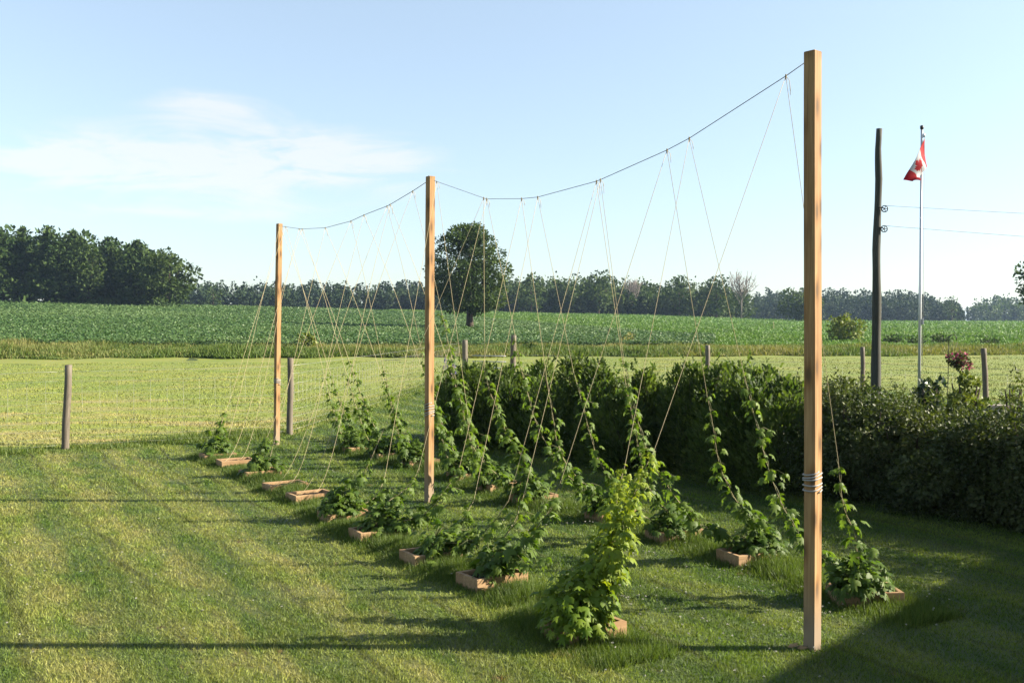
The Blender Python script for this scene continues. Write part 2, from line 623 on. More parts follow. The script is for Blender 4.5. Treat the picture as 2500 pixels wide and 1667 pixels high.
def frames(d, n):
    y = d / np.maximum(np.linalg.norm(d, axis=1, keepdims=True), 1e-9)
    x = np.cross(y, n)
    ln = np.linalg.norm(x, axis=1, keepdims=True)
    bad = ln[:, 0] < 1e-4
    if bad.any():
        x[bad] = np.cross(y[bad], np.array([0.31, 0.77, 0.55]))
        ln = np.linalg.norm(x, axis=1, keepdims=True)
    x = x / ln
    z = np.cross(x, y)
    return x, y, z


def scatter(tv, tf, pos, d, n, sx, sy=None, shade=None):
    """place template (tv verts, tf faces) at pos with length axis d and normal n; returns verts, faces, shade"""
    tv = np.asarray(tv, float)
    tf = np.asarray(tf, int)
    N_ = len(pos)
    sx = np.broadcast_to(sx, (N_,)).astype(float)
    sy = sx if sy is None else np.broadcast_to(sy, (N_,)).astype(float)
    x, y, z = frames(np.asarray(d, float), np.asarray(n, float))
    V = (pos[:, None, :] + x[:, None, :] * (tv[None, :, 0:1] * sx[:, None, None])
         + y[:, None, :] * (tv[None, :, 1:2] * sy[:, None, None])
         + z[:, None, :] * (tv[None, :, 2:3] * sx[:, None, None]))
    F = tf[None, :, :] + (np.arange(N_) * len(tv))[:, None, None]
    sh = np.repeat(R.random(N_) if shade is None else np.clip(shade, 0, 1), len(tv))
    return V.reshape(-1, 3), F.reshape(-1, tf.shape[1]), sh


def join(parts):
    vs, fs, ss, o = [], [], [], 0
    for v, f, s in parts:
        vs.append(v)
        fs.append(f + o)
        ss.append(s)
        o += len(v)
    return np.concatenate(vs), np.concatenate(fs), np.concatenate(ss)


T_TRI = ([(-.5, 0, 0), (.5, 0, 0), (0, 1, 0)], [(0, 1, 2)])
T_BLADE = ([(-.5, 0, 0), (.5, 0, 0), (-.38, .55, .02), (.38, .55, .02), (0.0, 1, .5)], [(0, 1, 3), (0, 3, 2), (2, 3, 4)])
T_LEAF = ([(0, 0, 0), (.42, .38, .10), (0, 1, -.06), (-.42, .38, .10)], [(0, 1, 2), (0, 2, 3)])
T_SPRAY = ([(0, 0, 0), (.5, .30, .05), (.16, .42, 0), (.34, .80, .04), (0, 1, -.08), (-.34, .74, .04), (-.16, .40, 0), (-.5, .26, .05)],
           [(0, 1, 2), (2, 3, 4), (2, 4, 6), (6, 4, 5), (0, 6, 7), (0, 2, 6)])


def hop_template():
    half = [(0.14, -0.10), (0.38, -0.06), (0.50, 0.24), (0.20, 0.34), (0.40, 0.74), (0.22, 0.72), (0.10, 0.62)]
    pts = [(0, 0)] + half + [(0, 1.08)] + [(-x, y) for x, y in reversed(half)]
    zf = lambda x, y: 0.42 * abs(x) ** 1.2 * -1.0 - 0.30 * max(y, 0) ** 2
    tv = [(0, 0.34, 0.05)] + [(x, y, zf(x, y)) for x, y in pts]
    n = len(pts)
    tf = [(0, 1 + k, 1 + (k + 1) % n) for k in range(n)]
    return tv, tf


T_HOP = hop_template()


def unit(n):
    v = R.normal(size=(n, 3))
    return v / np.linalg.norm(v, axis=1, keepdims=True)


def tube(path, radii, seg=6, cap=True):
    """quads (degenerate caps avoided) along a polyline; returns verts, faces"""
    P = np.asarray([tuple(p) for p in path], float)
    n = len(P)
    radii = np.broadcast_to(radii, (n,)).astype(float)
    t = np.gradient(P, axis=0) if n > 1 else np.array([[0, 0, 1.0]])
    t /= np.maximum(np.linalg.norm(t, axis=1, keepdims=True), 1e-9)
    ref = np.array([0.0, 0.0, 1.0]) if abs(t[0, 2]) < 0.9 else np.array([1.0, 0, 0])
    X = np.zeros((n, 3))
    for k in range(n):
        x = np.cross(t[k], ref)
        x /= max(np.linalg.norm(x), 1e-9)
        X[k] = x
        ref = np.cross(x, t[k])
    Yv = np.cross(t, X)
    a = np.arange(seg) / seg * 2 * math.pi
    V = P[:, None, :] + radii[:, None, None] * (np.cos(a)[None, :, None] * X[:, None, :] + np.sin(a)[None, :, None] * Yv[:, None, :])
    V = V.reshape(-1, 3)
    F = []
    for k in range(n - 1):
        for j in range(seg):
            j2 = (j + 1) % seg
            F.append((k * seg + j, k * seg + j2, (k + 1) * seg + j2, (k + 1) * seg + j))
    F = np.array(F, int)
    if cap:
        c0, c1 = len(V), len(V) + 1
        V = np.vstack([V, P[0], P[-1]])
        e = (n - 1) * seg
        cf = [(c0, (j + 1) % seg, j, j) for j in range(seg)] + [(c1, e + j, e + (j + 1) % seg, e + (j + 1) % seg) for j in range(seg)]
        F = np.vstack([F, np.array(cf, int)])
    return V, F


def tubes_mesh(name, items, seg=6, smooth=True):
    """items: list of (path, radii)"""
    V, F, o = [], [], 0
    for path, rr in items:
        v, f = tube(path, rr, seg)
        V.append(v)
        F.append(f + o)
        o += len(v)
    V = np.concatenate(V)
    F = np.concatenate(F)
    me = bpy.data.meshes.new(name)
    polys = [tuple(dict.fromkeys(int(i) for i in q)) for q in F]
    me.from_pydata([tuple(v) for v in V], [], polys)
    me.update()
    if smooth:
        me.polygons.foreach_set('use_smooth', np.ones(len(me.polygons), bool))
    return me


def boxes_mesh(name, items, bevel=0.0):
    """items: (centre, half sizes, rotation z)"""
    V, F, o = [], [], 0
    for c, h, rz in items:
        cs, sn = math.cos(rz), math.sin(rz)
        for dz in (-1, 1):
            for dx, dy in ((-1, -1), (1, -1), (1, 1), (-1, 1)):
                x, y = dx * h[0], dy * h[1]
                V.append((c[0] + x * cs - y * sn, c[1] + x * sn + y * cs, c[2] + dz * h[2]))
        F += [tuple(o + i for i in q) for q in ((0, 3, 2, 1), (4, 5, 6, 7), (0, 1, 5, 4), (1, 2, 6, 5), (2, 3, 7, 6), (3, 0, 4, 7))]
        o += 8
    me = bpy.data.meshes.new(name)
    me.from_pydata(V, [], F)
    me.update()
    if bevel:
        import bmesh
        bm = bmesh.new()
        bm.from_mesh(me)
        bmesh.ops.bevel(bm, geom=list(bm.edges), offset=bevel, segments=2, affect='EDGES', profile=0.6)
        bm.to_mesh(me)
        bm.free()
    return me


def inside(poly, x, y):
    x = np.asarray(x)
    y = np.asarray(y)
    res = np.zeros(x.shape, bool)
    n = len(poly)
    for i in range(n):
        x1, y1 = poly[i]
        x2, y2 = poly[(i + 1) % n]
        c = ((y1 > y) != (y2 > y)) & (x < (x2 - x1) * (y - y1) / (y2 - y1 + 1e-12) + x1)
        res ^= c
    return res


def vnoise(x, y, scale, seed=0):
    """cheap smooth value noise in plan"""
    x = np.asarray(x) * scale + seed * 17.3
    y = np.asarray(y) * scale + seed * 9.7
    xi, yi = np.floor(x), np.floor(y)
    fx, fy = sm(x - xi), sm(y - yi)

    def h(a, b):
        v = np.sin(a * 127.1 + b * 311.7 + seed * 74.7) * 43758.5453
        return v - np.floor(v)
    return (h(xi, yi) * (1 - fx) + h(xi + 1, yi) * fx) * (1 - fy) + (h(xi, yi + 1) * (1 - fx) + h(xi + 1, yi + 1) * fx) * fy


# ---------------------------------------------------------------- the setting: one ground sheet and the fields lying on it
def grid_sheet(name, us, ys_of_u, mat, dz, kind='structure', y_add=30.0, plan_u=False):
    """rows run over distance, columns over bearing"""
    nu = len(us)
    V = []
    rows = len(ys_of_u(us[0]))
    for u in us:
        ys = ys_of_u(u)
        xs = u * (ys if plan_u else ys + y_add)
        V.append(np.stack([xs, ys, terr(xs, ys) + dz], 1))
    V = np.concatenate(V)
    F = []
    for i in range(nu - 1):
        for j in range(rows - 1):
            a = i * rows + j
            F.append((a, a + rows, a + rows + 1, a + 1))
    o = link(name, mesh_np(name, V, np.array(F), smooth=True), mat)
    o['kind'] = kind
    return o


ys_ground = np.concatenate([np.arange(-25, 60, 2.5), np.arange(60, 160, 3.0), np.arange(160, 420, 5.0), np.geomspace(420, 5000, 16)])
grid_sheet('ground', np.linspace(-1.2, 1.2, 97), lambda u: ys_ground, M['ground'], -0.012)

FENCE_A = at_z(148, 1033)
FENCE_B = at_z(665, 1000)
GATE_L = Vector((-2.2, 44.0, 0))
LAWN_POLY = [(-40, -22), (36, -22), (36, 25), (14.3, 30.6), (12.1, 35.5), (7.1, 37.0), (-2.0, 43.0),
             (FENCE_B.x + .05, FENCE_B.y), (FENCE_A.x, FENCE_A.y - .05),
             (FENCE_A.x - 7.3 * 4, FENCE_A.y - 4.75 * 4)]


def sheet_poly(name, poly, mat, z):
    me = bpy.data.meshes.new(name)
    me.from_pydata([(x, y, z) for x, y in poly], [], [tuple(range(len(poly)))])
    me.update()
    o = link(name, me, mat)
    o['kind'] = 'structure'
    return o


grid_sheet('hay_field', np.linspace(-0.9, 0.9, 41), lambda u: np.linspace(9, float(hay_edge(u)) + 1.0, 30), M['hay'], 0.0, plan_u=True)
sheet_poly('lawn', LAWN_POLY, M['lawn'], 0.006)

# bean field boundary and the paler field beyond it
bx = [(760, 709), (830, 715), (985, 722), (1130, 738), (1300, 755), (1500, 775), (1640, 781)]
bpts = [at_terr(x, y) for x, y in bx]
BU = np.array([p.x / p.y for p in bpts])
BY = np.array([p.y for p in bpts])


def bean_near(u):
    return hay_edge(u) + 11


def bean_far(u):
    u = np.asarray(u, float)
    far = np.interp(u, UK, YK) + 6
    b = np.interp(u, BU, BY)
    y = np.where(u < BU[0], far, b)
    return np.maximum(y, bean_near(u) + 0.5)


bu = np.concatenate([np.linspace(-0.85, BU[0] - 0.001, 40), BU[0] + (BU[-1] - BU[0]) * np.linspace(0, 1, 30)])
grid_sheet('bean_field', bu, lambda u: np.linspace(float(bean_near(u)), float(bean_far(u)), 60), M['bean_soil'], 0.18, plan_u=True)
lu = np.linspace(BU[0], 0.9, 70)
grid_sheet('clover_field', lu, lambda u: np.linspace(float(np.where(u < BU[-1], bean_far(u), hay_edge(u) + 15)), float(np.interp(u, UK, YK)) + 4, 60), M['light_field'], 0.20, plan_u=True)


# ---------------------------------------------------------------- planting rows (positions measured from the photograph)
L_PIX = [(1340, 1425), (1130, 1312), (992, 1262), (868, 1212), (790, 1172), (712, 1130), (655, 1108), (597, 1078), (541, 1054), (500, 1040)]
R_PIX = [(1985, 1348), (1722, 1262), (1550, 1213), (1405, 1170), (1225, 1134), (1147, 1106), (1075, 1083), (965, 1054), (893, 1038), (826, 1024)]
BOX_H = 0.125
LBOX = [at_z(x, y, BOX_H) for x, y in L_PIX]
RBOX = [at_z(x, y, BOX_H) for x, y in R_PIX]
for b in LBOX + RBOX:
    b.z = 0
row_dir = ((LBOX[9] - LBOX[0]) + (RBOX[9] - RBOX[0])).normalized()
perp = Vector((row_dir.y, -row_dir.x, 0))
PERP_A = math.atan2(perp.y, perp.x)
ORD = ['nearest', 'second', 'third', 'fourth', 'fifth', 'sixth', 'seventh', 'eighth', 'ninth', 'farthest']


# ---------------------------------------------------------------- grass
SHADE_POLY = None


def lawn_grass():
    n = 950000
    u = R.uniform(-0.62, 0.62, n)
    y = 6.0 * np.exp(R.random(n) * math.log(46.0 / 6.0))
    x = u * y
    keep = inside(LAWN_POLY, x, y)
    for b in LBOX + RBOX:
        keep &= ~((np.abs((x - b.x) * perp.x + (y - b.y) * perp.y) < .25) & (np.abs((x - b.x) * row_dir.x + (y - b.y) * row_dir.y) < .16))
    # thin patches
    keep &= R.random(n) < 0.55 + 0.6 * vnoise(x, y, 1.8, 3)
    x, y = x[keep], y[keep]
    n = len(x)
    pos = np.stack([x, y, np.full(n, 0.004)], 1)
    h = (0.016 + 0.026 * R.random(n) ** 1.5) * (0.75 + 0.5 * vnoise(x, y, 2.5, 5)) * (0.9 + np.minimum(y, 25) / 40)
    w = (0.0045 + 0.004 * R.random(n)) * (y / 7.0) ** 0.75
    d = np.stack([R.normal(0, .65, n), R.normal(0, .65, n), np.ones(n)], 1)
    nn = unit(n)
    v, f, s = scatter(*T_TRI, pos, d, nn, w, h)
    o = link('lawn_grass', mesh_np('lawn_grass', v, f, s), M['lawn_blade'])
    tag(o, 'short mown lawn grass', 'grass', kind='stuff')


lawn_grass()


def long_grass():
    P = []
    H = []
    for side, row in ((0, LBOX), (1, RBOX)):
        for i, b in enumerate(row):
            dist = b.y
            m_ = int(15000 * (8.0 / dist) ** 0.9)
            a = R.uniform(-.72, .72, m_)       # along the row
            c = R.normal(0, .26, m_) + (-.05 if side == 0 else .02)
            ok = ~((np.abs(c) < .26) & (np.abs(a) < .165))
            wgt = np.exp(-(np.maximum(np.abs(c) - .22, 0) / .22) ** 2)
            ok &= R.random(m_) < wgt
            a, c = a[ok], c[ok]
            x = b.x + row_dir.x * a + perp.x * c
            y = b.y + row_dir.y * a + perp.y * c
            hh = (0.06 + 0.13 * R.random(len(x))) * np.exp(-(np.abs(c) / .45) ** 2) * (.45 + .8 * vnoise(x, y, 3, 2))
            P.append(np.stack([x, y, np.zeros(len(x))], 1))
            H.append(hh)
    P = np.concatenate(P)
    H = np.concatenate(H)
    n = len(P)
    d = np.stack([R.normal(0, .38, n), R.normal(0, .38, n), np.ones(n)], 1)
    w = 0.0044 * (P[:, 1] / 8) ** 0.75
    v, f, s = scatter(*T_BLADE, P, d, unit(n), w, H, shade=R.beta(1.6, 3.0, n))
    o = link('long_grass', mesh_np('long_grass', v, f, s), M['long_grass'])
    tag(o, 'uncut long grass around the planter boxes', 'grass', kind='stuff')


long_grass()


def clover_flowers():
    C = [(1435, 1382, .30, 26), (1480, 1285, .28, 22), (920, 1200, .3, 16), (1600, 1240, .5, 14), (1250, 1210, .7, 30), (1700, 1400, .9, 40),
         (1300, 1160, .6, 22), (750, 1090, .6, 14), (1120, 1340, .5, 14), (1560, 1480, .8, 30), (1560, 1350, .7, 26), (650, 1120, .5, 10), (2100, 1400, .7, 12),
         (400, 1400, 1.4, 22), (200, 1250, 1.5, 18)]
    P = []
    for x, y, r, k in C:
        c = at_z(x, y)
        q = R.normal(0, r * .55, (k, 2))
        P.append(np.stack([c.x + q[:, 0], c.y + q[:, 1], 0.05 + .035 * R.random(k)], 1))
    P = np.concatenate(P)
    k = 14
    n = len(P) * k
    base = np.repeat(P, k, 0)
    d = unit(n)
    d[:, 2] = np.abs(d[:, 2]) * .8 + .1
    v, f, s = scatter(*T_LEAF, base, d, unit(n), 0.007, 0.012)
    o = link('clover_flowers', mesh_np('clover_flowers', v, f, s), M['petal_white'])
    tag(o, 'scattered white clover flowers in the lawn', 'flowers', kind='stuff')


clover_flowers()


def hay_stubble():
    n = 230000
    u = R.uniform(-0.6, 0.6, n)
    y = 17.0 * np.exp(R.random(n) * math.log(72 / 17.0))
    x = u * y
    keep = ~inside(LAWN_POLY, x, y) & (y < hay_edge(u) + .5)
    keep &= R.random(n) < .35 + .75 * vnoise(x, y, .5, 6)
    x, y = x[keep], y[keep]
    n = len(x)
    fence_gap = np.abs((x - FENCE_A.x) * (FENCE_B.y - FENCE_A.y) - (y - FENCE_A.y) * (FENCE_B.x - FENCE_A.x)) / (FENCE_B - FENCE_A).length
    lush = np.exp(-(fence_gap / .55) ** 2)
    pos = np.stack([x, y, np.zeros(n)], 1)
    h = (0.03 + 0.045 * R.random(n)) * (.6 + .9 * vnoise(x, y, .7, 8) ** 2) * (1 + 1.6 * lush)
    w = 0.016 * (y / 20) ** .8 * (.6 + .8 * R.random(n))
    d = np.stack([R.normal(0, .7, n), R.normal(0, .7, n), np.ones(n)], 1)
    v, f, s = scatter(*T_TRI, pos, d, unit(n), w, h)
    o = link('hay_stubble', mesh_np('hay_stubble', v, f, s), M['hay_blade'])
    tag(o, 'cut hay stubble beyond the wire fence', 'stubble', kind='stuff')


hay_stubble()


def fence_grass():
    parts = []
    segs = [(FENCE_A + (FENCE_A - FENCE_B) * 1.1, FENCE_B, 15000), (FENCE_B, GATE_L, 6000)]
    for a, b, n in segs:
        t = R.random(n)
        g = R.normal(.12, .30, n)
        dr = (b - a).normalized()
        pr = Vector((-dr.y, dr.x, 0))
        x = a.x + (b.x - a.x) * t + pr.x * g
        y = a.y + (b.y - a.y) * t + pr.y * g
        cl = vnoise(x, y, 1.4, 4)
        h = (.05 + .18 * R.random(n)) * (.25 + 1.1 * cl ** 2)
        pos = np.stack([x, y, np.zeros(n)], 1)
        d = np.stack([R.normal(0, .4, n), R.normal(0, .4, n), np.ones(n)], 1)
        parts.append(scatter(*T_BLADE, pos, d, unit(n), .013, h, shade=R.random(n) * .9))
    v, f, s = join(parts)
    o = link('fence_line_grass', mesh_np('fence_line_grass', v, f, s), M['long_grass'])
    tag(o, 'taller grass along the foot of the wire fence', 'grass', kind='stuff')


fence_grass()


def weeds():
    n = 150000
    u = R.uniform(-0.62, 0.62, n)
    t = R.random(n)
    y0 = hay_edge(u)
    y1 = np.where(u < .2, bean_near(u) + 1.5, hay_edge(u) + 16)
    y = y0 + (y1 - y0) * t
    x = u * y
    z = terr(x, y)
    # a raised, uneven bank of weeds with a steep near side
    cl = vnoise(x, y, .35, 1) * .6 + vnoise(x, y, 1.1, 2) * .4
    cl = cl * .55 + .45 * vnoise(x, y, .13, 21) + .25 * (vnoise(x, y, .5, 23) > .72)
    h = (.12 + .62 * cl) * (.45 + .7 * R.random(n)) * np.clip(.45 + t * 5, 0, 1)
    h *= np.where(u > .2, .85, 1)
    pos = np.stack([x, y, z], 1)
    d = np.stack([R.normal(0, .45, n), R.normal(0, .45, n), np.ones(n)], 1)
    tone = np.clip(vnoise(x, y, .18, 9) * 1.0 + .35 * (vnoise(x, y, .8, 12) - .5) + R.normal(0, .2, n) - .22, 0, 1)
    v, f, s = scatter(*T_BLADE, pos, d, unit(n), .085, h * 1.15, shade=tone)
    o = link('ditch_weeds', mesh_np('ditch_weeds', v, f, s), M['weed'])
    tag(o, 'tall rough weeds along the ditch beyond the hay field', 'weeds', kind='stuff')


weeds()


def bean_crop():
    n = 340000
    u = R.uniform(-0.62, BU[-1], n)
    yn = bean_near(u)
    yf = bean_far(u)
    # even density per screen area on the rising slope
    y = 1 / (1 / yn + R.random(n) * (1 / yf - 1 / yn))
    y = np.where(R.random(n) < .5, y, yn + (yf - yn) * R.random(n))
    x = u * y
    # drilled rows, 0.75 m apart, running away uphill
    ra = rad(118)
    c = x * math.sin(ra) - y * math.cos(ra)
    row = np.round(c / .8) * .8
    off = (row - c) * .55 * np.clip((y - 110) / 60, 0.15, 1)
    x = x + off * math.sin(ra)
    y = y - off * math.cos(ra)
    z = terr(x, y)
    k = np.abs(c - row) / .4
    z = z + (.52 + .16 * vnoise(x, y, .5, 3) + R.normal(0, .07, n)) * (1 - .45 * k ** 2 * np.clip((y - 100) / 60, .2, 1)) * np.where(R.random(n) < .25, .6, 1)
    pos = np.stack([x, y, z], 1)
    lean = np.stack([R.normal(.25, .55, n), R.normal(-.25, .55, n), np.ones(n)], 1)
    ang = R.random(n) * 2 * math.pi
    d = np.stack([np.cos(ang), np.sin(ang), R.normal(-.2, .35, n)], 1)
    s = (.115 + .09 * R.random(n)) * (y / 80) ** .6
    patch = vnoise(x, y, .06, 4) * .55 + vnoise(x, y, .25, 5) * .25
    tone = np.clip(patch - .15 + R.normal(0, .2, n) + .6 * (R.random(n) < .12), 0, 1)
    v, f, sh = scatter(*T_LEAF, pos, d, lean, s * 1.0, s * 1.15, shade=tone)
    o = link('bean_crop', mesh_np('bean_crop', v, f, sh), M['bean'])
    tag(o, 'dark green bean crop covering the slope', 'crop', kind='stuff')


bean_crop()


def clover_crop():
    n = 90000
    u = R.uniform(BU[0], 0.6, n)
    yn = np.where(u < BU[-1], bean_far(u), hay_edge(u) + 15)
    yf = np.interp(u, UK, YK) + 3
    y = 1 / (1 / yn + R.random(n) * (1 / yf - 1 / yn))
    x = u * y
    z = terr(x, y) + .12
    h = (.16 + .25 * R.random(n)) * (.5 + vnoise(x, y, .25, 7)) * (y / 150) ** .3
    pos = np.stack([x, y, z], 1)
    d = np.stack([R.normal(0, .6, n), R.normal(0, .6, n), np.ones(n)], 1)
    tone = np.clip(.25 + .5 * vnoise(x * .4, y, .12, 2) + R.normal(0, .18, n), 0, 1)
    v, f, sh = scatter(*T_LEAF, pos, d, unit(n), .30 * (y / 150) ** .6, h, shade=tone)
    o = link('clover_crop', mesh_np('clover_crop', v, f, sh), M['clover_leaf'])
    tag(o, 'bright green low crop on the far field', 'crop', kind='stuff')


clover_crop()


# ---------------------------------------------------------------- trees
def blob_leaves(blobs, per, size, up=.35, shade_amp=.3, tmpl=T_LEAF, droop=0.0, outward=1.0):
    """leaf-sized faces through the outer part of many overlapping lumps"""
    P, D, Nn, Sh = [], [], [], []
    for b in blobs:
        c = np.array(b[:3])
        r = np.array(b[3:6])
        n = max(6, int(per * (r[0] * r[1] + r[0] * r[2] + r[1] * r[2]) / 3))
        q = unit(n)
        rr = (.55 + .5 * R.random(n) ** .7)[:, None]
        P.append(c + q * r * rr)
        nn = q * .7 + unit(n) * .7 + np.array([0, 0, up])
        Nn.append(nn)
        D.append(q * outward + unit(n) * .8 + np.array([0, 0, -droop]))
        Sh.append(np.clip(R.normal(.45 + R.normal(0, shade_amp * .5), .22, n), 0, 1))
    P, D, Nn, Sh = map(np.concatenate, (P, D, Nn, Sh))
    s = size * (.7 + .6 * R.random(len(P)))
    return scatter(*tmpl, P, D, Nn, s, s * 1.15, shade=Sh)


def round_blobs(h, r, base, nb, squash=1.0, shape='round'):
    """lumps filling an uneven egg: base..h tall, radius r"""
    out = []
    mid = (base + h) / 2
    hh = (h - base) / 2
    for k in range(nb):
        q = unit(1)[0]
        f = R.uniform(.45, .92)
        t = q[2]
        wr = r
        if shape == 'egg':
            wr = r * (1 - .25 * t)
        br = r * R.uniform(.22, .38)
        out.append((q[0] * wr * f, q[1] * wr * f, mid + t * hh * f, br, br, br * squash * R.uniform(.7, 1.0)))
    return out


def trunk_items(h, r, base, spread, nl, lean=(0, 0)):
    top = (lean[0], lean[1], h * .82)
    path = [(0, 0, -.2), (lean[0] * .1, lean[1] * .1, base * .5), (lean[0] * .3, lean[1] * .3, base * 1.05), (lean[0] * .6, lean[1] * .6, (base + h) * .5), top]
    items = [(path, [r * 1.35, r, r * .85, r * .5, r * .12])]
    for k in range(nl):
        a = k * 2.4 + R.uniform(-.4, .4)
        z0 = base + (h - base) * R.uniform(0, .45)
        f = R.uniform(.55, .9)
        e = (math.cos(a) * spread * f, math.sin(a) * spread * f, z0 + (h - base) * R.uniform(.18, .4))
        m_ = (e[0] * .45, e[1] * .45, z0 + (e[2] - z0) * .35)
        items.append(([(0, 0, z0), m_, e], [r * .45, r * .3, r * .08]))
    return items


def make_tree(name, loc, h, r, base, nb, per, leaf, mat, label, cat='tree', group=None, trunk_r=None, shape='round', limbs=8, bark='bark', squash=1.0, rot=0.0):
    root = empty(name, loc, label, cat, group)
    v, f, s = blob_leaves(round_blobs(h, r, base, nb, squash, shape), per, leaf)
    link('crown', mesh_np('crown', v, f, s), M[mat], root)
    tr = trunk_r or h * .022
    link('trunk', tubes_mesh('trunk', trunk_items(h, tr, base, r * .8, limbs), 7), M[bark], root)
    root.rotation_euler.z = rot
    return root


def pine_blobs(h, r, base, levels, per_level, tip=.15, flat=.28, shape='white'):
    out = []
    for k in range(levels):
        t = k / (levels - 1)
        z = base + (h - base) * t
        if shape == 'white':
            prof = (1 - t) ** .42 * (.75 + .25 * math.sin(t * 9 + R.uniform(0, 3))) + tip
        else:
            prof = (1 - t) * .95 + .06
        for j in range(per_level):
            a = j * 2 * math.pi / per_level + R.uniform(-.5, .5) + k
            L_ = r * prof * R.uniform(.55, 1.1)
            for q in (.40, .8):
                br = r * prof * R.uniform(.22, .34) + .10
                out.append((math.cos(a) * L_ * q, math.sin(a) * L_ * q, z + R.uniform(-.02, .02) * h + L_ * q * .10, br, br, br * flat + .12))
    out.append((0, 0, h - .3, .45, .45, .8))
    return out


def make_conifer(name, loc, h, r, base, levels, per_level, per, leaf, mat, label, group=None, shape='white', rot=0.0):
    root = empty(name, loc, label, 'tree', group)
    v, f, s = blob_leaves(pine_blobs(h, r, base, levels, per_level, shape=shape), per, leaf, up=.6, outward=1.2)
    link('crown', mesh_np('crown', v, f, s), M[mat], root)
    link('trunk', tubes_mesh('trunk', [([(0, 0, -.2), (.05, .05, h * .5), (0, 0, h)], [h * .018, h * .011, .04])], 6), M['bark'], root)
    root.rotation_euler.z = rot
    return root


def copy_tree(src, name, loc, scale, rot, label, group):
    r = src.copy()
    COL.objects.link(r)
    r.location = loc
    r.scale = scale
    r.rotation_euler = (0, 0, rot)
    r['label'] = label
    if group:
        r['group'] = group
    elif 'group' in r:
        del r['group']
    for ch in src.children:
        c = ch.copy()
        COL.objects.link(c)
        c.parent = r
    return r


def ground_at(x_disp, dist):
    p = at_y(x_disp, 739, dist)
    return Vector((p.x, p.y, tz(p.x, p.y) - .1))


def height_to(x_disp, y_top, dist, base_z):
    return at_y(x_disp, y_top, dist).z - base_z


# the lone tree standing in the crop
lt = at_terr(1079, 762)
lone_h = height_to(1079, 519, lt.y, lt.z)
px = lt.y / FPX * 2500 / 2352


def lone_tree():
    root = empty('lone_tree', lt, 'lone dense broadleaf tree standing in the middle of the crop field', 'tree')
    h = lone_h
    k = px    # metres per displayed pixel there
    spec = [(-5, 470, 95, 1), ]
    blobs = []
    # lumps following the tree's own outline: broad shoulders, a lower left bulge and a hanging right skirt
    rows = [(535, -38, 26), (560, -64, 52), (590, -78, 72), (620, -98, 76), (648, -90, 72), (675, -68, 62), (698, -44, 48)]
    for (yy, xl, xr) in rows:
        z = (762 - yy) * k
        w = (xr - xl) / 2 * k
        cx = (xr + xl) / 2 * k
        nb = 9 if w > 4 else 6
        for j in range(nb):
            a = j * 2 * math.pi / nb + R.uniform(-.4, .4)
            f = R.uniform(.74, .95)
            br = R.uniform(.95, 1.7)
            blobs.append((cx + math.cos(a) * w * f, math.sin(a) * w * f * .9, z + R.uniform(-.5, .5), br, br, br * .85))
        for j in range(3):
            blobs.append((cx + R.uniform(-.4, .4) * w, R.uniform(-.4, .4) * w, z + R.uniform(-.4, .4), 1.3, 1.3, 1.1))
    v, f, s = blob_leaves(blobs, 170, .26)
    link('crown', mesh_np('crown', v, f, s), M['tree_leaf'], root)
    link('trunk', tubes_mesh('trunk', trunk_items(h, .42, 2.6, 4.0, 12), 8), M['bark'], root)


lone_tree()

# dense wood at the left edge: white pines and a few broadleaf trees, every tree a thing
D_W = 196.0
wood_front = [  # x, top y, kind, half width px
    (8, 545, 'pine', 40), (52, 530, 'pine', 36), (112, 528, 'pine', 44), (168, 536, 'pine', 40), (205, 556, 'leafy', 38), (252, 553, 'pine', 36),
    (316, 558, 'pine', 38), (352, 590, 'leafy', 30), (390, 571, 'leafy', 58), (286, 580, 'pine', 30)]
wlab = ['tall white pine at the very left edge of the wood', 'tall white pine with bare lower trunk, second from the left edge',
        'tallest white pine in the left wood', 'white pine just right of the tallest pine in the wood',
        'broad leafy tree between the pines of the left wood', 'narrow pine behind the leafy tree of the left wood',
        'ragged pine standing above the wood near its open end', 'small leafy tree beside the round end tree of the wood',
        'big round leafy tree at the open end of the left wood', 'short pine filling the gap before the ragged pine']
wood_src = {}
for i, (x, yt, kd, hw) in enumerate(wood_front):
    dist = D_W + (0, 3, 1, 4, -2, 5, 2, 3, -3, 8)[i]
    g = ground_at(x, dist)
    h = height_to(x, yt, dist, g.z)
    r = hw * dist / FPX * 1.063
    if kd == 'pine':
        make_conifer('pine_tree', g, h, r * 1.45, h * (.14 if i < 3 else .05), 13, 7, 44, .55, 'pine', wlab[i], 'trees of the left wood')
    else:
        make_tree('leafy_tree', g, h, r, h * .07, 40, 44, .55, 'maple_leaf', wlab[i], 'tree', 'trees of the left wood', limbs=6)


def wood_backing():
    """the deep interior of the left wood: trunks and dim foliage that read as one mass"""
    blobs = []
    items = []
    for k in range(120):
        u = R.uniform(-0.78, -0.325)
        y = R.uniform(206, 245)
        x = u * y
        g = tz(x, y)
        top = np.interp(u, [-.8, -.5, -.41, -.36, -.325], [17, 16.5, 15.5, 13, 9.5])
        r = R.uniform(1.6, 2.6)
        for q in range(6):
            z = g + top * (.12 + .15 * q) * R.uniform(.9, 1.05)
            blobs.append((x + R.uniform(-1.4, 1.4), y + R.uniform(-1.5, 1.5), z, r, r, r * .7))
        items.append(([(x, y, g - .3), (x, y, g + top * .8)], [.22, .08]))
    for k in range(70):
        u = R.uniform(-0.7, -0.325)
        y = R.uniform(190, 204)
        x = u * y
        r = R.uniform(.6, 1.5)
        blobs.append((x, y, tz(x, y) + r * .6, r, r, r * .9))
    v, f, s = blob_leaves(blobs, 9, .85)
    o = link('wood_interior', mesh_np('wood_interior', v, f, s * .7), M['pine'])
    tag(o, 'shaded interior of the dense wood at the left', 'forest', kind='stuff')


wood_backing()


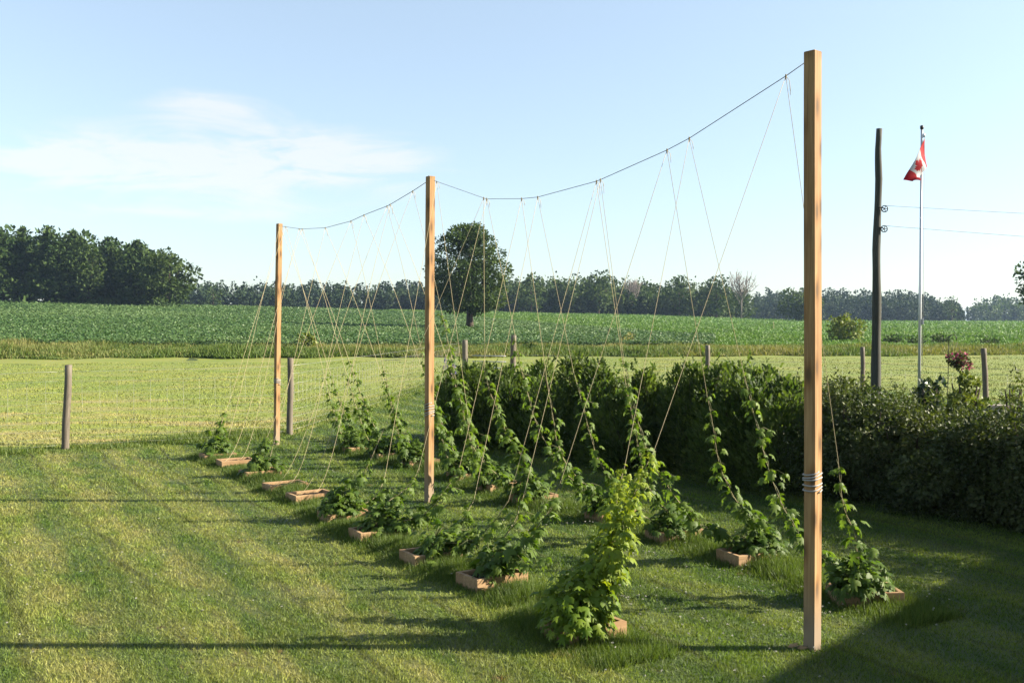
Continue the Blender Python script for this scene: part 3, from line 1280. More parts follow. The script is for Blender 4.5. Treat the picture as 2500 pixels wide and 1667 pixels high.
def far_wood(name, u0, u1, d0, d1, n, prof, mat, label, spruce=.6, leaf=.85, per=4.0):
    """a distant wood seen as one mass: many spires and round crowns over its depth"""
    P, D, Sh = [], [], []
    for k in range(n):
        u = R.uniform(u0, u1)
        y = R.uniform(d0, d1)
        x = u * y
        g = tz(x, y)
        back = (y - d0) / (d1 - d0)
        top = np.interp(u, prof[0], prof[1]) * y / FPX     # profile in pixels above the foot
        top = top * (.60 + .40 * back) * R.uniform(.84, 1.05)
        tone = R.uniform(.1, .85)
        if R.random() < spruce * (.4 + .8 * back):
            m_ = int(150 * per)
            r = top * R.uniform(.13, .20)
            t = R.random(m_) ** .8
            a = R.random(m_) * 2 * math.pi
            w = r * (1.06 - t) * (.55 + .5 * R.random(m_)) * (.82 + .3 * np.sin(t * 24 + k))
            q = np.stack([np.cos(a), np.sin(a), np.full(m_, -.1)], 1)
            P.append(np.stack([x + np.cos(a) * w, y + np.sin(a) * w, g + top * t], 1))
        else:
            m_ = int(210 * per)
            r = top * R.uniform(.22, .34)
            q = unit(m_)
            lump = 1 + .22 * np.sin(q[:, 0] * 5 + k) * np.sin(q[:, 2] * 6 + 2 * k) + .15 * np.sin(q[:, 1] * 9 + k)
            w = (.7 + .35 * R.random(m_)) * lump
            P.append(np.stack([x + q[:, 0] * r * w, y + q[:, 1] * r * w, g + top * .5 + q[:, 2] * top * .48 * w], 1))
        D.append(q + unit(m_) * .6)
        Sh.append(np.clip(R.normal(tone, .2, m_), 0, 1))
    P, D, Sh = np.concatenate(P), np.concatenate(D), np.concatenate(Sh)
    sz = leaf * (.6 + .7 * R.random(len(P)))
    v, f, s = scatter(*T_LEAF, P, D, unit(len(P)) + D * .5 + [0, 0, .3], sz, sz, shade=Sh)
    o = link(name, mesh_np(name, v, f, s), M[mat])
    return tag(o, label, 'forest', kind='stuff')


K1 = 1.063


def prof(pts):
    """(x, height px) pairs read on the photograph"""
    return (np.array([(x * K1 - 1250) / FPX for x, _ in pts]), np.array([h * K1 for _, h in pts]))


def UU(x):
    return (x * K1 - 1250) / FPX


far_wood('spruce_wood', UU(415), UU(1010), 330, 400, 330, prof([(415, 84), (520, 86), (640, 82), (760, 84), (900, 82), (1010, 84)]), 'spruce', 'long far spruce wood along the field between the left wood and the lone tree', .8, .95, .8)
far_wood('mixed_wood', UU(1000), UU(1720), 292, 340, 330, prof([(1000, 84), (1150, 92), (1215, 100), (1260, 90), (1330, 96), (1420, 88), (1480, 84), (1560, 86), (1620, 92), (1680, 78), (1720, 66)]), 'maple_leaf', 'far mixed wood right of the lone tree', .45, .85, 1.0)
far_wood('distant_wood', UU(1700), UU(2215), 430, 520, 340, prof([(1700, 62), (1760, 76), (1860, 82), (2000, 80), (2100, 76), (2150, 62), (2190, 56), (2215, 30)]), 'spruce', 'distant spruce wood behind the tall near post and the flagpole', .8, 1.15, .7)
far_wood('horizon_wood', UU(2222), UU(2750), 560, 640, 150, prof([(2222, 40), (2250, 62), (2330, 66), (2750, 66)]), 'maple_leaf', 'hazy wood on the horizon at the right edge', .2, 1.5, .7)

# single trees that stand out of the far woods
singles = [
    (1375, 617, 290, 46, 'big round leafy tree in front of the far mixed wood'), (1220, 628, 288, 30, 'tall leafy tree in the far wood just right of the lone tree'),
    (1645, 622, 286, 38, 'ragged twin-topped tree in the far wood beside the bare tree'), (1290, 626, 296, 26, 'leafy tree left of the big round tree in the far wood'),
    (1560, 634, 288, 36, 'pale leafy tree in the far wood, left of the ragged tree'), (1835, 656, 285, 52, 'round leafy clump of a tree behind the tall near post'),
    (490, 646, 322, 20, 'pale slender tree before the far spruce wood'), (2186, 676, 420, 18, 'lone spire-like tree at the end of the distant wood')]
for i, (x, yt, dist, hw, lab) in enumerate(singles):
    g = ground_at(x, dist)
    h = height_to(x, yt, dist, g.z)
    make_tree('far_tree', g, h, hw * dist / FPX * 1.063, h * .05, 30, 16 if dist < 350 else 9, .75, 'maple_leaf', lab, 'tree', limbs=5,
              shape='egg', rot=i)


def bare_tree(x, yt, dist, hw, label):
    g = ground_at(x, dist)
    h = height_to(x, yt, dist, g.z)
    w = hw * dist / FPX * 1.063
    items = [([(0, 0, -.2), (.1, 0, h * .3), (.15, 0, h * .62)], [.28, .22, .10])]
    for k in range(26):
        a = R.uniform(0, 2 * math.pi)
        z0 = h * R.uniform(.22, .55)
        f = R.uniform(.3, 1.0)
        e = np.array([math.cos(a) * w * f, math.sin(a) * w * f, h * R.uniform(.78, 1.0) * (1 - .25 * f * f)])
        s0 = np.array([.1, 0, z0])
        md = s0 + (e - s0) * .5 + np.array([math.cos(a) * w * .12, math.sin(a) * w * .12, -.3])
        items.append(([s0, md, e], [.11, .085, .05]))
        for j in range(5):
            t = R.uniform(.35, .9)
            b = s0 + (e - s0) * t
            e2 = b + unit(1)[0] * np.array([1.2, 1.2, .4]) + np.array([0, 0, R.uniform(.5, 1.8)])
            items.append(([b, (b + e2) / 2 + [0, 0, -.1], e2], [.06, .05, .035]))
    root = empty('bare_tree', g, label, 'tree')
    link('trunk', tubes_mesh('trunk', items, 5), M['dead_bark'], root)


bare_tree(1702, 610, 284, 40, 'bare leafless tree standing at the edge of the far wood')
bare_tree(1450, 628, 300, 30, 'faint bare tree rising from the far mixed wood')

# tree cut by the right edge, and the bushes on the ditch bank
g = ground_at(2392, 118)
make_tree('edge_tree', g, height_to(2392, 560, 118, g.z), 3.2, 2.2, 46, 40, .36, 'tree_leaf', 'dark leafy tree cut off by the right edge of the photo', limbs=10)


def bush(x, y_top, y_base, hw, mat, label, leaf=.2, per=110, dist=None, group=None, name='round_bush'):
    g = at_terr(x, y_base) if dist is None else ground_at(x, dist)
    h = height_to(x, y_top, g.y, g.z)
    r = hw * g.y / FPX * 1.063
    root = empty(name, g, label, 'bush', group)
    bl = round_blobs(h, r, h * .02, 26)
    bl += [(R.uniform(-.6, .6) * r, R.uniform(-.6, .6) * r, h * R.uniform(.1, .4), r * .35, r * .35, h * .2) for _ in range(6)]
    v, f, s = blob_leaves(bl, per * 2, leaf)
    link('foliage', mesh_np('foliage', v, f, s), M[mat], root)
    it = [([(0, 0, -.1), (math.cos(a) * r * .3, math.sin(a) * r * .3, h * .4), (math.cos(a) * r * .7, math.sin(a) * r * .7, h * .8)], [.04, .03, .012]) for a in np.arange(5) * 1.26]
    link('stem', tubes_mesh('stem', it, 5), M['bark'], root)
    return root


bush(1936, 723, 788, 44, 'yellow_bush', 'round yellow-green willow bush on the ditch bank right of the near post', .26, 60)
bush(704, 766, 803, 22, 'yellow_bush', 'small yellow-green bush in the ditch weeds near the far post', .22, 70)
bush(1210, 790, 812, 30, 'tree_leaf', 'dark low bush beside the tall gatepost', .2, 70)
bush(1440, 768, 800, 22, 'weed', 'scrubby small bush on the ditch bank behind the hedge', .2, 70)
for i, (x, yt, yb, hw, lab) in enumerate([(2055, 770, 795, 24, 'low green bush on the bank just right of the dark pole'), (2105, 772, 795, 22, 'low green bush on the bank directly left of the flagpole base'),
                                          (2160, 770, 793, 26, 'low green bush on the bank behind the garden hook'), (2275, 776, 795, 20, 'low green bush on the bank above the right fence post')]):
    bush(x, yt, yb, hw, 'tree_leaf', lab, .2, 70, group='low bushes on the far bank')


# ---------------------------------------------------------------- trellis: posts, cable, planters, twine, hop plants
POST = [at_z(1865, 1492), at_z(984.5, 1153), at_z(635, 1022)]
TOPS = [at_y(1868, 119, POST[0].y), at_y(989, 405.5, POST[1].y), at_y(641.5, 514, POST[2].y)]
plab = ['tall square timber post nearest the camera, bright on its right face', 'tall square timber post in the middle of the trellis', 'tall square timber post at the far end of the trellis']
WRAP = [(1.14, 1.28), (1.12, 1.28), (1.16, 1.26)]
for i in range(3):
    b, t = POST[i], TOPS[i]
    H = t.z
    me = bpy.data.meshes.new('trellis_post')
    w = .0455
    V, F = [], []
    nseg = 14
    for k in range(nseg + 1):
        tt = k / nseg
        z = -.25 + (H + .25) * tt
        f = max(0, z / H)
        cx = (t.x - b.x) * f + .004 * math.sin(tt * 5 + i)
        for dx, dy in ((-1, -1), (1, -1), (1, 1), (-1, 1)):
            V.append((cx + dx * w, dy * w, z))
    for k in range(nseg):
        for j in range(4):
            j2 = (j + 1) % 4
            F.append((k * 4 + j, k * 4 + j2, (k + 1) * 4 + j2, (k + 1) * 4 + j))
    F.append((3, 2, 1, 0))
    F.append(tuple(nseg * 4 + j for j in range(4)))
    # turned about its own axis like the rest of the trellis
    ang = rad((-50, -49, -47)[i])
    cs, sn = math.cos(ang), math.sin(ang)
    V2 = []
    for k, (x, y, z) in enumerate(V):
        f = max(0, z / H)
        cx = (t.x - b.x) * f + .004 * math.sin((k // 4) / nseg * 5 + i)
        lx = x - cx
        V2.append((cx + lx * cs - y * sn, lx * sn + y * cs, z))
    me.from_pydata(V2, [], F)
    me.update()
    import bmesh
    bm = bmesh.new()
    bm.from_mesh(me)
    bmesh.ops.bevel(bm, geom=[e for e in bm.edges if e.calc_face_angle(0) > 1.0], offset=.004, segments=2, affect='EDGES')
    bm.to_mesh(me)
    bm.free()
    po = link('trellis_post', me, M['post'], loc=(b.x, b.y, 0))
    tag(po, plab[i], 'post', 'trellis posts')
    # wraps of spare cable round the post
    z0, z1 = WRAP[i]
    pts = []
    turns = 5
    r0 = .0455 * 1.18
    for q in range(turns * 24 + 1):
        a = q / 24 * 2 * math.pi
        f = q / (turns * 24)
        m_ = max(abs(math.cos(a)), abs(math.sin(a)))
        rr = min(.0455 / m_ + .008, .066)
        zz = z0 + (z1 - z0) * f + .010 * math.sin(a + i) + (.014 if f > .5 else 0) + .007 * math.sin(q * .21 + 2 * i) + .006 * math.sin(q * .047)
        off = (t.x - b.x) * zz / H
        pts.append((off + math.cos(a + ang) * rr, math.sin(a + ang) * rr, zz))
    link('cable_wrap', tubes_mesh('cable_wrap', [(pts, .006)], 6), M['rope'], po)
    if i < 2:
        link('eye_bolt', tubes_mesh('eye_bolt', [([(off + .0, 0, H - .03), (off, 0, H + .012)], [.008, .008])], 6), M['galv'], po)

# knots where the twine hangs from the cable (pixel read, then placed in the vertical plane of the posts)


def on_span(x, y, a, b):
    n = Vector((b.y - a.y, -(b.x - a.x), 0))
    d = ray(x, y)
    o = Vector((0, 0, CAM_H))
    t = (Vector((a.x, a.y, 0)) - o).dot(n) / d.dot(n)
    return o + d * t


near_k = [(1805, 175), (1583, 318), (1532, 345), (1379, 413), (1370, 416.5), (1235, 453), (1198, 456.5), (1118, 457), (1111, 455), (1003, 418)]
far_k = [(948, 439), (896, 470), (889, 473.5), (836, 494), (806, 508), (747, 523.5), (694, 526), (687, 525.5), (656, 521), (643, 519)]
KN = [on_span(x, y, POST[0], POST[1]) for x, y in near_k] + [on_span(x, y, POST[1], POST[2]) for x, y in far_k]
att0 = on_span(1852, 142, POST[0], POST[1])
att1 = on_span(997, 415, POST[0], POST[1])
att1b = on_span(980, 418, POST[1], POST[2])
att2 = on_span(648, 520, POST[1], POST[2])


def smooth_path(pts, n=6):
    out = []
    for i in range(len(pts) - 1):
        for k in range(n):
            out.append(pts[i].lerp(pts[i + 1], k / n))
    out.append(pts[-1])
    return out


for nm, pts, lab in (('near', [att0] + KN[:9] + [att1], 'sagging steel trellis cable from the near post to the middle post'),
                     ('far', [att1b] + KN[10:19] + [att2], 'sagging steel trellis cable from the middle post to the far post')):
    base = pts[0].copy()
    o = link('trellis_cable', tubes_mesh('trellis_cable', [([p - base for p in pts], .0035 if nm == 'near' else .0048)], 6), M['cable'], loc=base)
    tag(o, lab, 'cable', 'trellis cables')

# what grows in each planter: per twine the share of it climbed by the bine; 'bush' = leaves heaped in the box
LCLIMB = [(.33, .37), (.27, .35), (.27, .36), (.36, .30), (.46, .34), (0, 0), (0, 0), (.16, .0), (0, 0), (.20, .0)]
LBUSH = [330, 90, 90, 130, 220, 0, 0, 80, 0, 90]
RCLIMB = [(.30, .52), (.56, .0), (.52, .44), (.50, .40), (.46, .56), (.60, .42), (.50, .36), (.42, .34), (.36, .44), (.34, .34)]
RBUSH = [260, 190, 170, 280, 230, 150, 220, 160, 190, 190]
empty_lab = {5: 'empty wooden planter', 6: 'empty wooden planter with slack twine', 8: 'bare wooden planter with slack twine'}


def planter(p, rz, label):
    root = empty('planter_box', (p.x, p.y, 0), label, 'planter', 'wooden planter boxes')
    root.rotation_euler.z = rz
    L_, W_, h, t = .27, .18, BOX_H, .019
    z = h / 2 - .02
    hz = h / 2 + .02
    for k, (c, hs) in enumerate((((0, -W_ + t, z), (L_, t, hz)), ((0, W_ - t, z), (L_, t, hz)), ((-L_ + t, 0, z), (t, W_ - 2 * t - .001, hz)), ((L_ - t, 0, z), (t, W_ - 2 * t - .001, hz)))):
        me = boxes_mesh('board', [(c, hs, 0)], .003)
        link('board', me, M['board'], root)
    n = 14
    gx = np.linspace(-L_ + 2 * t + .001, L_ - 2 * t - .001, n)
    gy = np.linspace(-W_ + 2 * t + .001, W_ - 2 * t - .001, n)
    X, Y = np.meshgrid(gx, gy)
    Z = .075 + .03 * R.random(X.shape) * np.cos(X * 4)
    V = np.stack([X.ravel(), Y.ravel(), Z.ravel()], 1)
    F = [(a * n + b, a * n + b + 1, (a + 1) * n + b + 1, (a + 1) * n + b) for a in range(n - 1) for b in range(n - 1)]
    link('soil', mesh_np('soil', V, np.array(F), smooth=True), M['soil'], root)
    return root


def twine_path(b, off, knot, slack, n=28):
    """hangs from the knot; the weight of the bine pulls the lower part out and down"""
    a = Vector((b.x, b.y, .10)) + perp * off[0] + row_dir * off[1]
    pts = []
    for k in range(n + 1):
        t = k / n
        p = a.lerp(knot, t)
        s = slack * (1 - t) ** 3 * t * 9.4
        p = p + Vector((0, 0, -s))
        p.z = max(p.z, .08)
        pts.append(p)
    return pts


# where the leafy part of each bine runs, read on the photograph; every point is put back into the
# upright plane between its planter and its knot, so it has its own real position and distance
BINES = {
    ('R', 0, 0): [(2035, 1300), (1965, 1235), (1940, 1170), (1930, 1110), (1925, 1055)],
    ('R', 0, 1): [(1890, 1275), (1845, 1240), (1800, 1165), (1768, 1085), (1747, 1010), (1728, 937), (1707, 851)],
    ('R', 1, 0): [(1743, 1219), (1694, 1154), (1664, 1096), (1649, 1050), (1637, 974), (1624, 907)],
    ('R', 1, 1): [(1650, 1218), (1597, 1200), (1570, 1166), (1537, 1121), (1512, 1084), (1483, 1023), (1462, 955), (1447, 900), (1432, 820)],
    ('R', 2, 0): [(1540, 1185), (1500, 1135), (1477, 1078), (1465, 1020), (1453, 959), (1437, 880)],
    ('R', 2, 1): [(1480, 1185), (1420, 1120), (1381, 1068), (1364, 1026), (1349, 972), (1332, 906), (1317, 851)],
    ('R', 3, 0): [(1385, 1150), (1330, 1100), (1302, 1066), (1288, 1036), (1278, 1007), (1271, 963), (1261, 906)],
    ('R', 3, 1): [(1350, 1130), (1290, 1075), (1245, 1000), (1224, 948), (1209, 889), (1190, 820), (1182, 765)],
    ('R', 4, 0): [(1215, 1110), (1201, 1056), (1187, 1029), (1169, 1007), (1155, 972), (1133, 918), (1123, 894), (1113, 850)],
    ('R', 4, 1): [(1170, 1110), (1120, 1070), (1093, 1036), (1078, 999), (1074, 947)],
    ('L', 0, 0): [(1345, 1405), (1400, 1270), (1450, 1150), (1488, 1062), (1502, 1035)],
    ('L', 0, 1): [(1325, 1405), (1375, 1290), (1410, 1185), (1424, 1110), (1434, 1075)],
    ('L', 1, 0): [(1162, 1276), (1194, 1258), (1217, 1238), (1234, 1212), (1262, 1170), (1290, 1100)],
    ('L', 1, 1): [(1120, 1280), (1150, 1250), (1185, 1190), (1205, 1130)],
    ('L', 2, 0): [(1000, 1248), (1070, 1245), (1113, 1222), (1137, 1192), (1168, 1150)],
    ('L', 2, 1): [(985, 1245), (1025, 1222), (1060, 1196), (1088, 1150)],
    ('L', 3, 0): [(920, 1197), (957, 1190), (993, 1165), (1013, 1136), (1041, 1100), (1056, 1070)],
    ('L', 3, 1): [(861, 1188), (893, 1151), (914, 1136), (945, 1110), (962, 1075)],
    ('L', 4, 0): [(770, 1150), (801, 1119), (830, 1095), (847, 1065), (862, 1030)],
    ('L', 4, 1): [(800, 1165), (850, 1150), (872, 1125), (885, 1090)],
}


def bine_path(key, b, knot):
    n = Vector((knot.y - b.y, -(knot.x - b.x), 0))
    o = Vector((0, 0, CAM_H))
    pts = [Vector((b.x, b.y, .10))]
    L2 = (knot - b).xy.length_squared
    for x, y in BINES[key]:
        d = ray(x, y)
        den = d.dot(n)
        if abs(den) < .08 * n.length:
            return None, 0
        p = o + d * ((b - o).dot(n) / den)
        f = (p - b).xy.dot((knot - b).xy) / L2
        if f < -.35 or f > 1.15 or p.z > knot.z or p.z < -.4:
            print('bine point off its plane', key, (x, y), round(f, 2), round(p.z, 2))
            continue
        p.z = max(p.z, .10)
        pts.append(p)
    # round the corners, then run straight up to the knot
    dense = []
    for i in range(len(pts) - 1):
        p0, p1, p2, p3 = pts[max(i - 1, 0)], pts[i], pts[i + 1], pts[min(i + 2, len(pts) - 1)]
        for k in range(6):
            t = k / 6
            q = .5 * ((2 * p1) + (p2 - p0) * t + (2 * p0 - 5 * p1 + 4 * p2 - p3) * t * t + (3 * p1 - p0 - 3 * p2 + p3) * t ** 3)
            q.z = max(q.z, .08)
            dense.append(q)
    dense.append(pts[-1])
    leafy = sum((dense[i + 1] - dense[i]).length for i in range(len(dense) - 1))
    for k in range(1, 11):
        dense.append(pts[-1].lerp(knot, k / 10))
    total = sum((dense[i + 1] - dense[i]).length for i in range(len(dense) - 1))
    return dense, leafy / total


def leaf_cloud(P, out, size, shade):
    n = len(P)
    d = out * .9 + unit(n) * .45
    d[:, 2] -= .75
    nn = out * .6 + unit(n) * .45 + np.array([.0, 0, .9])
    s = size * (.65 + .6 * R.random(n))
    return scatter(*T_HOP, P, d, nn, s, s, shade=shade)


def hop_plant(b, twines, climbs, nbush, gold, label, dist, side_l=False):
    root = empty('hop_plant', (b.x, b.y, .08), label, 'plant', 'hop plants in the planters')
    parts, stems = [], []
    o = np.array([b.x, b.y, .08])
    lsz = .092 if dist < 13 else .105
    for tw, c in zip(twines, climbs):
        if c <= 0:
            continue
        P = np.array([tuple(p) for p in tw])
        seg = np.linalg.norm(np.diff(P, axis=0), axis=1)
        cum = np.concatenate([[0], np.cumsum(seg)])
        Lc = cum[-1] * c
        ss = np.linspace(0, Lc, 50)
        path = np.stack([np.interp(ss, cum, P[:, k]) for k in range(3)], 1)
        # the bine winds round its twine
        wob = np.stack([np.cos(ss * 22), np.sin(ss * 22), np.zeros(50)], 1) * .014
        stems.append(((path + wob - o), np.linspace(.006, .0025, 50)))
        step = .065 if gold else .125
        s = .05
        phase = R.random() * 3
        while s < Lc:
            t = s / Lc
            c0 = np.array([np.interp(s, cum, P[:, k]) for k in range(3)])
            if gold:
                m_ = max(3, int((33 if t < .6 else 18) * (1.25 - .75 * t) + R.random() * 2))
                q = unit(m_)
                q[:, 2] = q[:, 2] * .35
                off_ = (.02 + .19 * (1.15 - .85 * t) * R.random(m_))[:, None]
            else:
                # a pair of opposite leaf stalks at every node, a few leaves drooping from each
                per_ = int(round(R.uniform(1.6, 3.4) * (1.3 - .6 * t) + (.8 if side_l else 0)))
                m_ = 2 * max(1, per_)
                phase += 1.45 + R.normal(0, .25)
                a_ = phase + np.repeat([0, math.pi], m_ // 2) + R.normal(0, .45, m_)
                q = np.stack([np.cos(a_), np.sin(a_), R.normal(.05, .15, m_)], 1)
                off_ = (.02 + .075 * R.random(m_) * (1.25 - .6 * t))[:, None]
                for k in (0, m_ // 2):
                    stems.append((np.array([c0, c0 + q[k] * off_[k] * .6 + [0, 0, .012], c0 + q[k] * off_[k]]) - o, [.002, .0016, .0012]))
            q /= np.linalg.norm(q, axis=1, keepdims=True)
            Pn = c0 + q * off_ + np.stack([np.zeros(m_), np.zeros(m_), R.normal(0, .02, m_)], 1)
            Pn[:, 2] = np.maximum(Pn[:, 2], .05)
            size = lsz * (1.18 if side_l else 1.0) * (1.25 - .68 * t ** 1.5) * (.80 if gold else 1)
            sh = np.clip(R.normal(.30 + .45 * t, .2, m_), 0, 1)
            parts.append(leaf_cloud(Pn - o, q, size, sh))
            if R.random() < (.75 if side_l else .45) and t < .85:       # short side shoot
                a = R.random() * 6.28
                e = c0 + np.array([math.cos(a), math.sin(a), -.15]) * R.uniform(.08, .32 if side_l else .22)
                e[2] = max(e[2], .06)
                stems.append((np.array([c0, (c0 + e) / 2 + [0, 0, .02], e]) - o, [.003, .0025, .002]))
                k = 4
                qq = unit(k)
                qq[:, 2] *= .4
                parts.append(leaf_cloud(e + qq * .03 - o, qq, size * .85, np.clip(R.normal(.55, .2, k), 0, 1)))
            s += step * R.uniform(.7, 1.3)
    if nbush:
        toward = (twines[0][8] - Vector((b.x, b.y, .1)))
        toward = np.array([toward.x, toward.y, 0])
        toward /= max(np.linalg.norm(toward), 1e-6)
        n = nbush
        q = unit(n)
        q[:, 2] = np.abs(q[:, 2])
        rr = R.random(n) ** .45
        ext = np.array([.25, .22, .30]) if not gold else np.array([.27, .24, .42])
        Pn = np.array([b.x, b.y, .13]) + (-np.array(perp) * .14 if gold else 0) + q * rr[:, None] * ext + toward * (R.random(n)[:, None] * .18)
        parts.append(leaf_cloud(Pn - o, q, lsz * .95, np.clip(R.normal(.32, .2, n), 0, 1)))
        for k in range(9):
            q = unit(1)[0]
            e = np.array([b.x, b.y, .1]) + np.array([q[0] * .20, q[1] * .16, abs(q[2]) * .28])
            stems.append((np.array([[b.x, b.y, .06], (np.array([b.x, b.y, .1]) + e) / 2 + [0, 0, .05], e]) - o, [.005, .004, .003]))
    v, f, s = join(parts)
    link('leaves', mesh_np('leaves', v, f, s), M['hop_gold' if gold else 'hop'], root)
    link('bine', tubes_mesh('bine', stems, 5), M['bine'], root)
    return root


def row_build(boxes, side, climbs, bushes, rowname):
    for i, b in enumerate(boxes):
        ordn = ORD[i]
        has = bushes[i] > 0
        rz = PERP_A + R.uniform(-.10, .10)
        if side == 'R' and i == 0:
            rz = PERP_A - .5
        if has:
            pl = f'wooden planter under hop leaves, {ordn} in the {rowname}'
        else:
            pl = f'{empty_lab[i]}, {ordn} in the {rowname}'
        planter(b, rz, pl)
        k1, k2 = KN[2 * i], KN[2 * i + 1]
        sg = 1 if side == 'L' else -1
        inward = sg
        tw = []
        for j, kn in enumerate((k1, k2)):
            cl = climbs[i][j]
            slack = .10 + .50 * cl
            if not has:
                slack = .42
            if side == 'L' and i in (1, 2, 3):
                slack = .75
            if side == 'L' and i == 4:
                slack = .45
            if side == 'L' and i == 0:
                slack = .40
            if side == 'R':
                slack = (.58, .62, .50, .45, .40, .40, .38, .35, .35, .35)[i]
            off = ((-.20 if j == 0 else (.12 if i or side == 'R' else -.10)) if has else (-.22 + .3 * j), -.06 if j == 0 else .08)
            p = twine_path(b, off, kn, slack)
            if (side, i, j) in BINES:
                p2, c2 = bine_path((side, i, j), b + perp * off[0] * .5 + row_dir * off[1], kn)
                if p2 is not None:
                    p = p2
                    climbs[i] = (c2, climbs[i][1]) if j == 0 else (climbs[i][0], c2)
            tw.append(p)
            base = p[0].copy()
            rr = .0014 + .00008 * b.y
            o = link('twine', tubes_mesh('twine', [([q - base for q in p], rr), ([kn - base + Vector((0, 0, dz_)) for dz_ in (.014, .006, -.008, -.03)], [.003, .007, .007, .003]), ([kn - base, kn - base + Vector((.03, .01, -.03)), kn - base + Vector((.035, .0, -R.uniform(.06, .14)))], rr)], 5), M['twine'], loc=base)
            which = 'nearer' if j == 0 else 'farther'
            tag(o, f'{which} of two twines tied up from the {ordn} planter of the {rowname}', 'twine', 'twines of the hop trellis')
        if has:
            gold = side == 'L' and i == 0
            if gold:
                lab = 'bushy golden-green hop plant climbing high from the nearest planter'
            else:
                look = ('thick leafy' if bushes[i] > 120 else 'sparse') + ' hop plant'
                lab = f'{look} in the {ordn} planter of the {rowname}'
            hop_plant(b, tw, climbs[i], bushes[i], gold, lab, b.y, side == 'L' and not gold)


row_build(LBOX, 'L', LCLIMB, LBUSH, 'lawn row')
row_build(RBOX, 'R', RCLIMB, RBUSH, 'hedge row')


# ---------------------------------------------------------------- hedge: cedars, then looser shrubs toward the right edge
def cedar(loc, h, r, label, n=7600):
    root = empty('cedar_shrub', loc, label, 'shrub', 'shrubs of the hedge')
    P, D = [], []
    # several leaders, each a plume of upward sprays
    k = 10
    cs = [(R.uniform(-.8, .8) * r, R.uniform(-.8, .8) * r, R.uniform(.70, 1.0) * h) for _ in range(k)]
    cs[0] = (0, 0, h)
    for (cx, cy, ch) in cs:
        m_ = n // k
        t = R.random(m_)
        a = R.random(m_) * 2 * math.pi
        w = r * .50 * (1 - t ** 2.4) * (.25 + .95 * R.random(m_) ** .6) + .05
        lx, ly = cx * .75 + cx * .25 * t, cy * .75 + cy * .25 * t
        P.append(np.stack([lx + np.cos(a) * w, ly + np.sin(a) * w, .04 + t * ch], 1))
        D.append(np.stack([np.cos(a) * .75, np.sin(a) * .75, .35 + .9 * t], 1) + unit(m_) * .45)
    # feathery shoots standing clear of the top
    for _ in range(34):
        cx, cy, ch = cs[R.integers(k)]
        j_ = 12
        t = np.linspace(0, 1, j_)
        dr = np.array([R.normal(0, .4), R.normal(0, .4), 1.0]) * R.uniform(.14, .34)
        P.append(np.array([cx + R.normal(0, .12), cy + R.normal(0, .12), ch * R.uniform(.84, 1.0)]) + t[:, None] * dr)
        D.append(unit(j_) * .7 + dr / np.linalg.norm(dr))
    P, D = np.concatenate(P), np.concatenate(D)
    thin = R.random(len(P)) > .55 * np.clip((P[:, 2] / h - .45) / .5, 0, 1)
    P, D = P[thin], D[thin]
    m_ = len(P)
    s = (.075 + .045 * np.clip(P[:, 2] / h, 0, 1)) * (.6 + .8 * R.random(m_))
    clump = vnoise(P[:, 0] + loc.x * 3 + P[:, 2], P[:, 1] + P[:, 2] * .7, 4.5, 3)
    v, f, sh = scatter(*T_SPRAY, P, D, unit(m_), s * .42, s * .82, shade=np.clip(clump * .7 + R.normal(.1, .16, m_), 0, 1))
    link('foliage', mesh_np('foliage', v, f, sh), M['cedar'], root)
    it = [([(cx * .2, cy * .2, -.1), (cx * .7, cy * .7, ch * .5), (cx, cy, ch * .95)], [.022, .014, .004]) for cx, cy, ch in cs]
    link('stem', tubes_mesh('stem', it, 5), M['bark'], root)


def loose_shrub(loc, h, r, label, n=9000, mat='shrub'):
    root = empty('leafy_shrub', loc, label, 'shrub', 'shrubs of the hedge')
    bl = round_blobs(h, r, -.1, 34)
    bl += [(R.uniform(-.8, .8) * r, R.uniform(-.8, .8) * r, h * R.uniform(.05, .5), r * .4, r * .4, h * .22) for _ in range(10)]
    per = n / sum((b[3] * b[4] + b[3] * b[5] + b[4] * b[5]) / 3 for b in bl)
    v, f, s = blob_leaves(bl, per * 1.8, .040, shade_amp=.5)
    parts = [(v, f, s)]
    # wispy shoots above the top
    for k in range(26):
        a = R.random() * 6.28
        rr = r * R.random() ** .5
        b0 = np.array([math.cos(a) * rr, math.sin(a) * rr, h * R.uniform(.7, .95)])
        m_ = 16
        t = np.linspace(0, 1, m_)
        dr = np.array([R.normal(0, .25), R.normal(0, .25), 1]) * R.uniform(.2, .42)
        P = b0 + t[:, None] * dr
        parts.append(scatter(*T_LEAF, P, unit(m_) + [0, 0, .5], unit(m_), .03, .06, shade=R.random(m_) * .6 + .4))
    v, f, s = join(parts)
    link('foliage', mesh_np('foliage', v, f, s), M[mat], root)
    it = [([(0, 0, -.1), (math.cos(a) * r * .3, math.sin(a) * r * .3, h * .4), (math.cos(a) * r * .6, math.sin(a) * r * .6, h * .85)], [.02, .014, .005]) for a in np.arange(7) * .9]
    link('stem', tubes_mesh('stem', it, 5), M['bark'], root)


H0 = at_z(1010, 1012)      # foot of the hedge at its far end
H1 = at_z(2352, 1235)      # and where it meets the right edge of the picture
hd = (H1 - H0).normalized()
hp = Vector((-hd.y, hd.x, 0))
if hp.y < 0:
    hp = -hp
HL = (H1 - H0).length
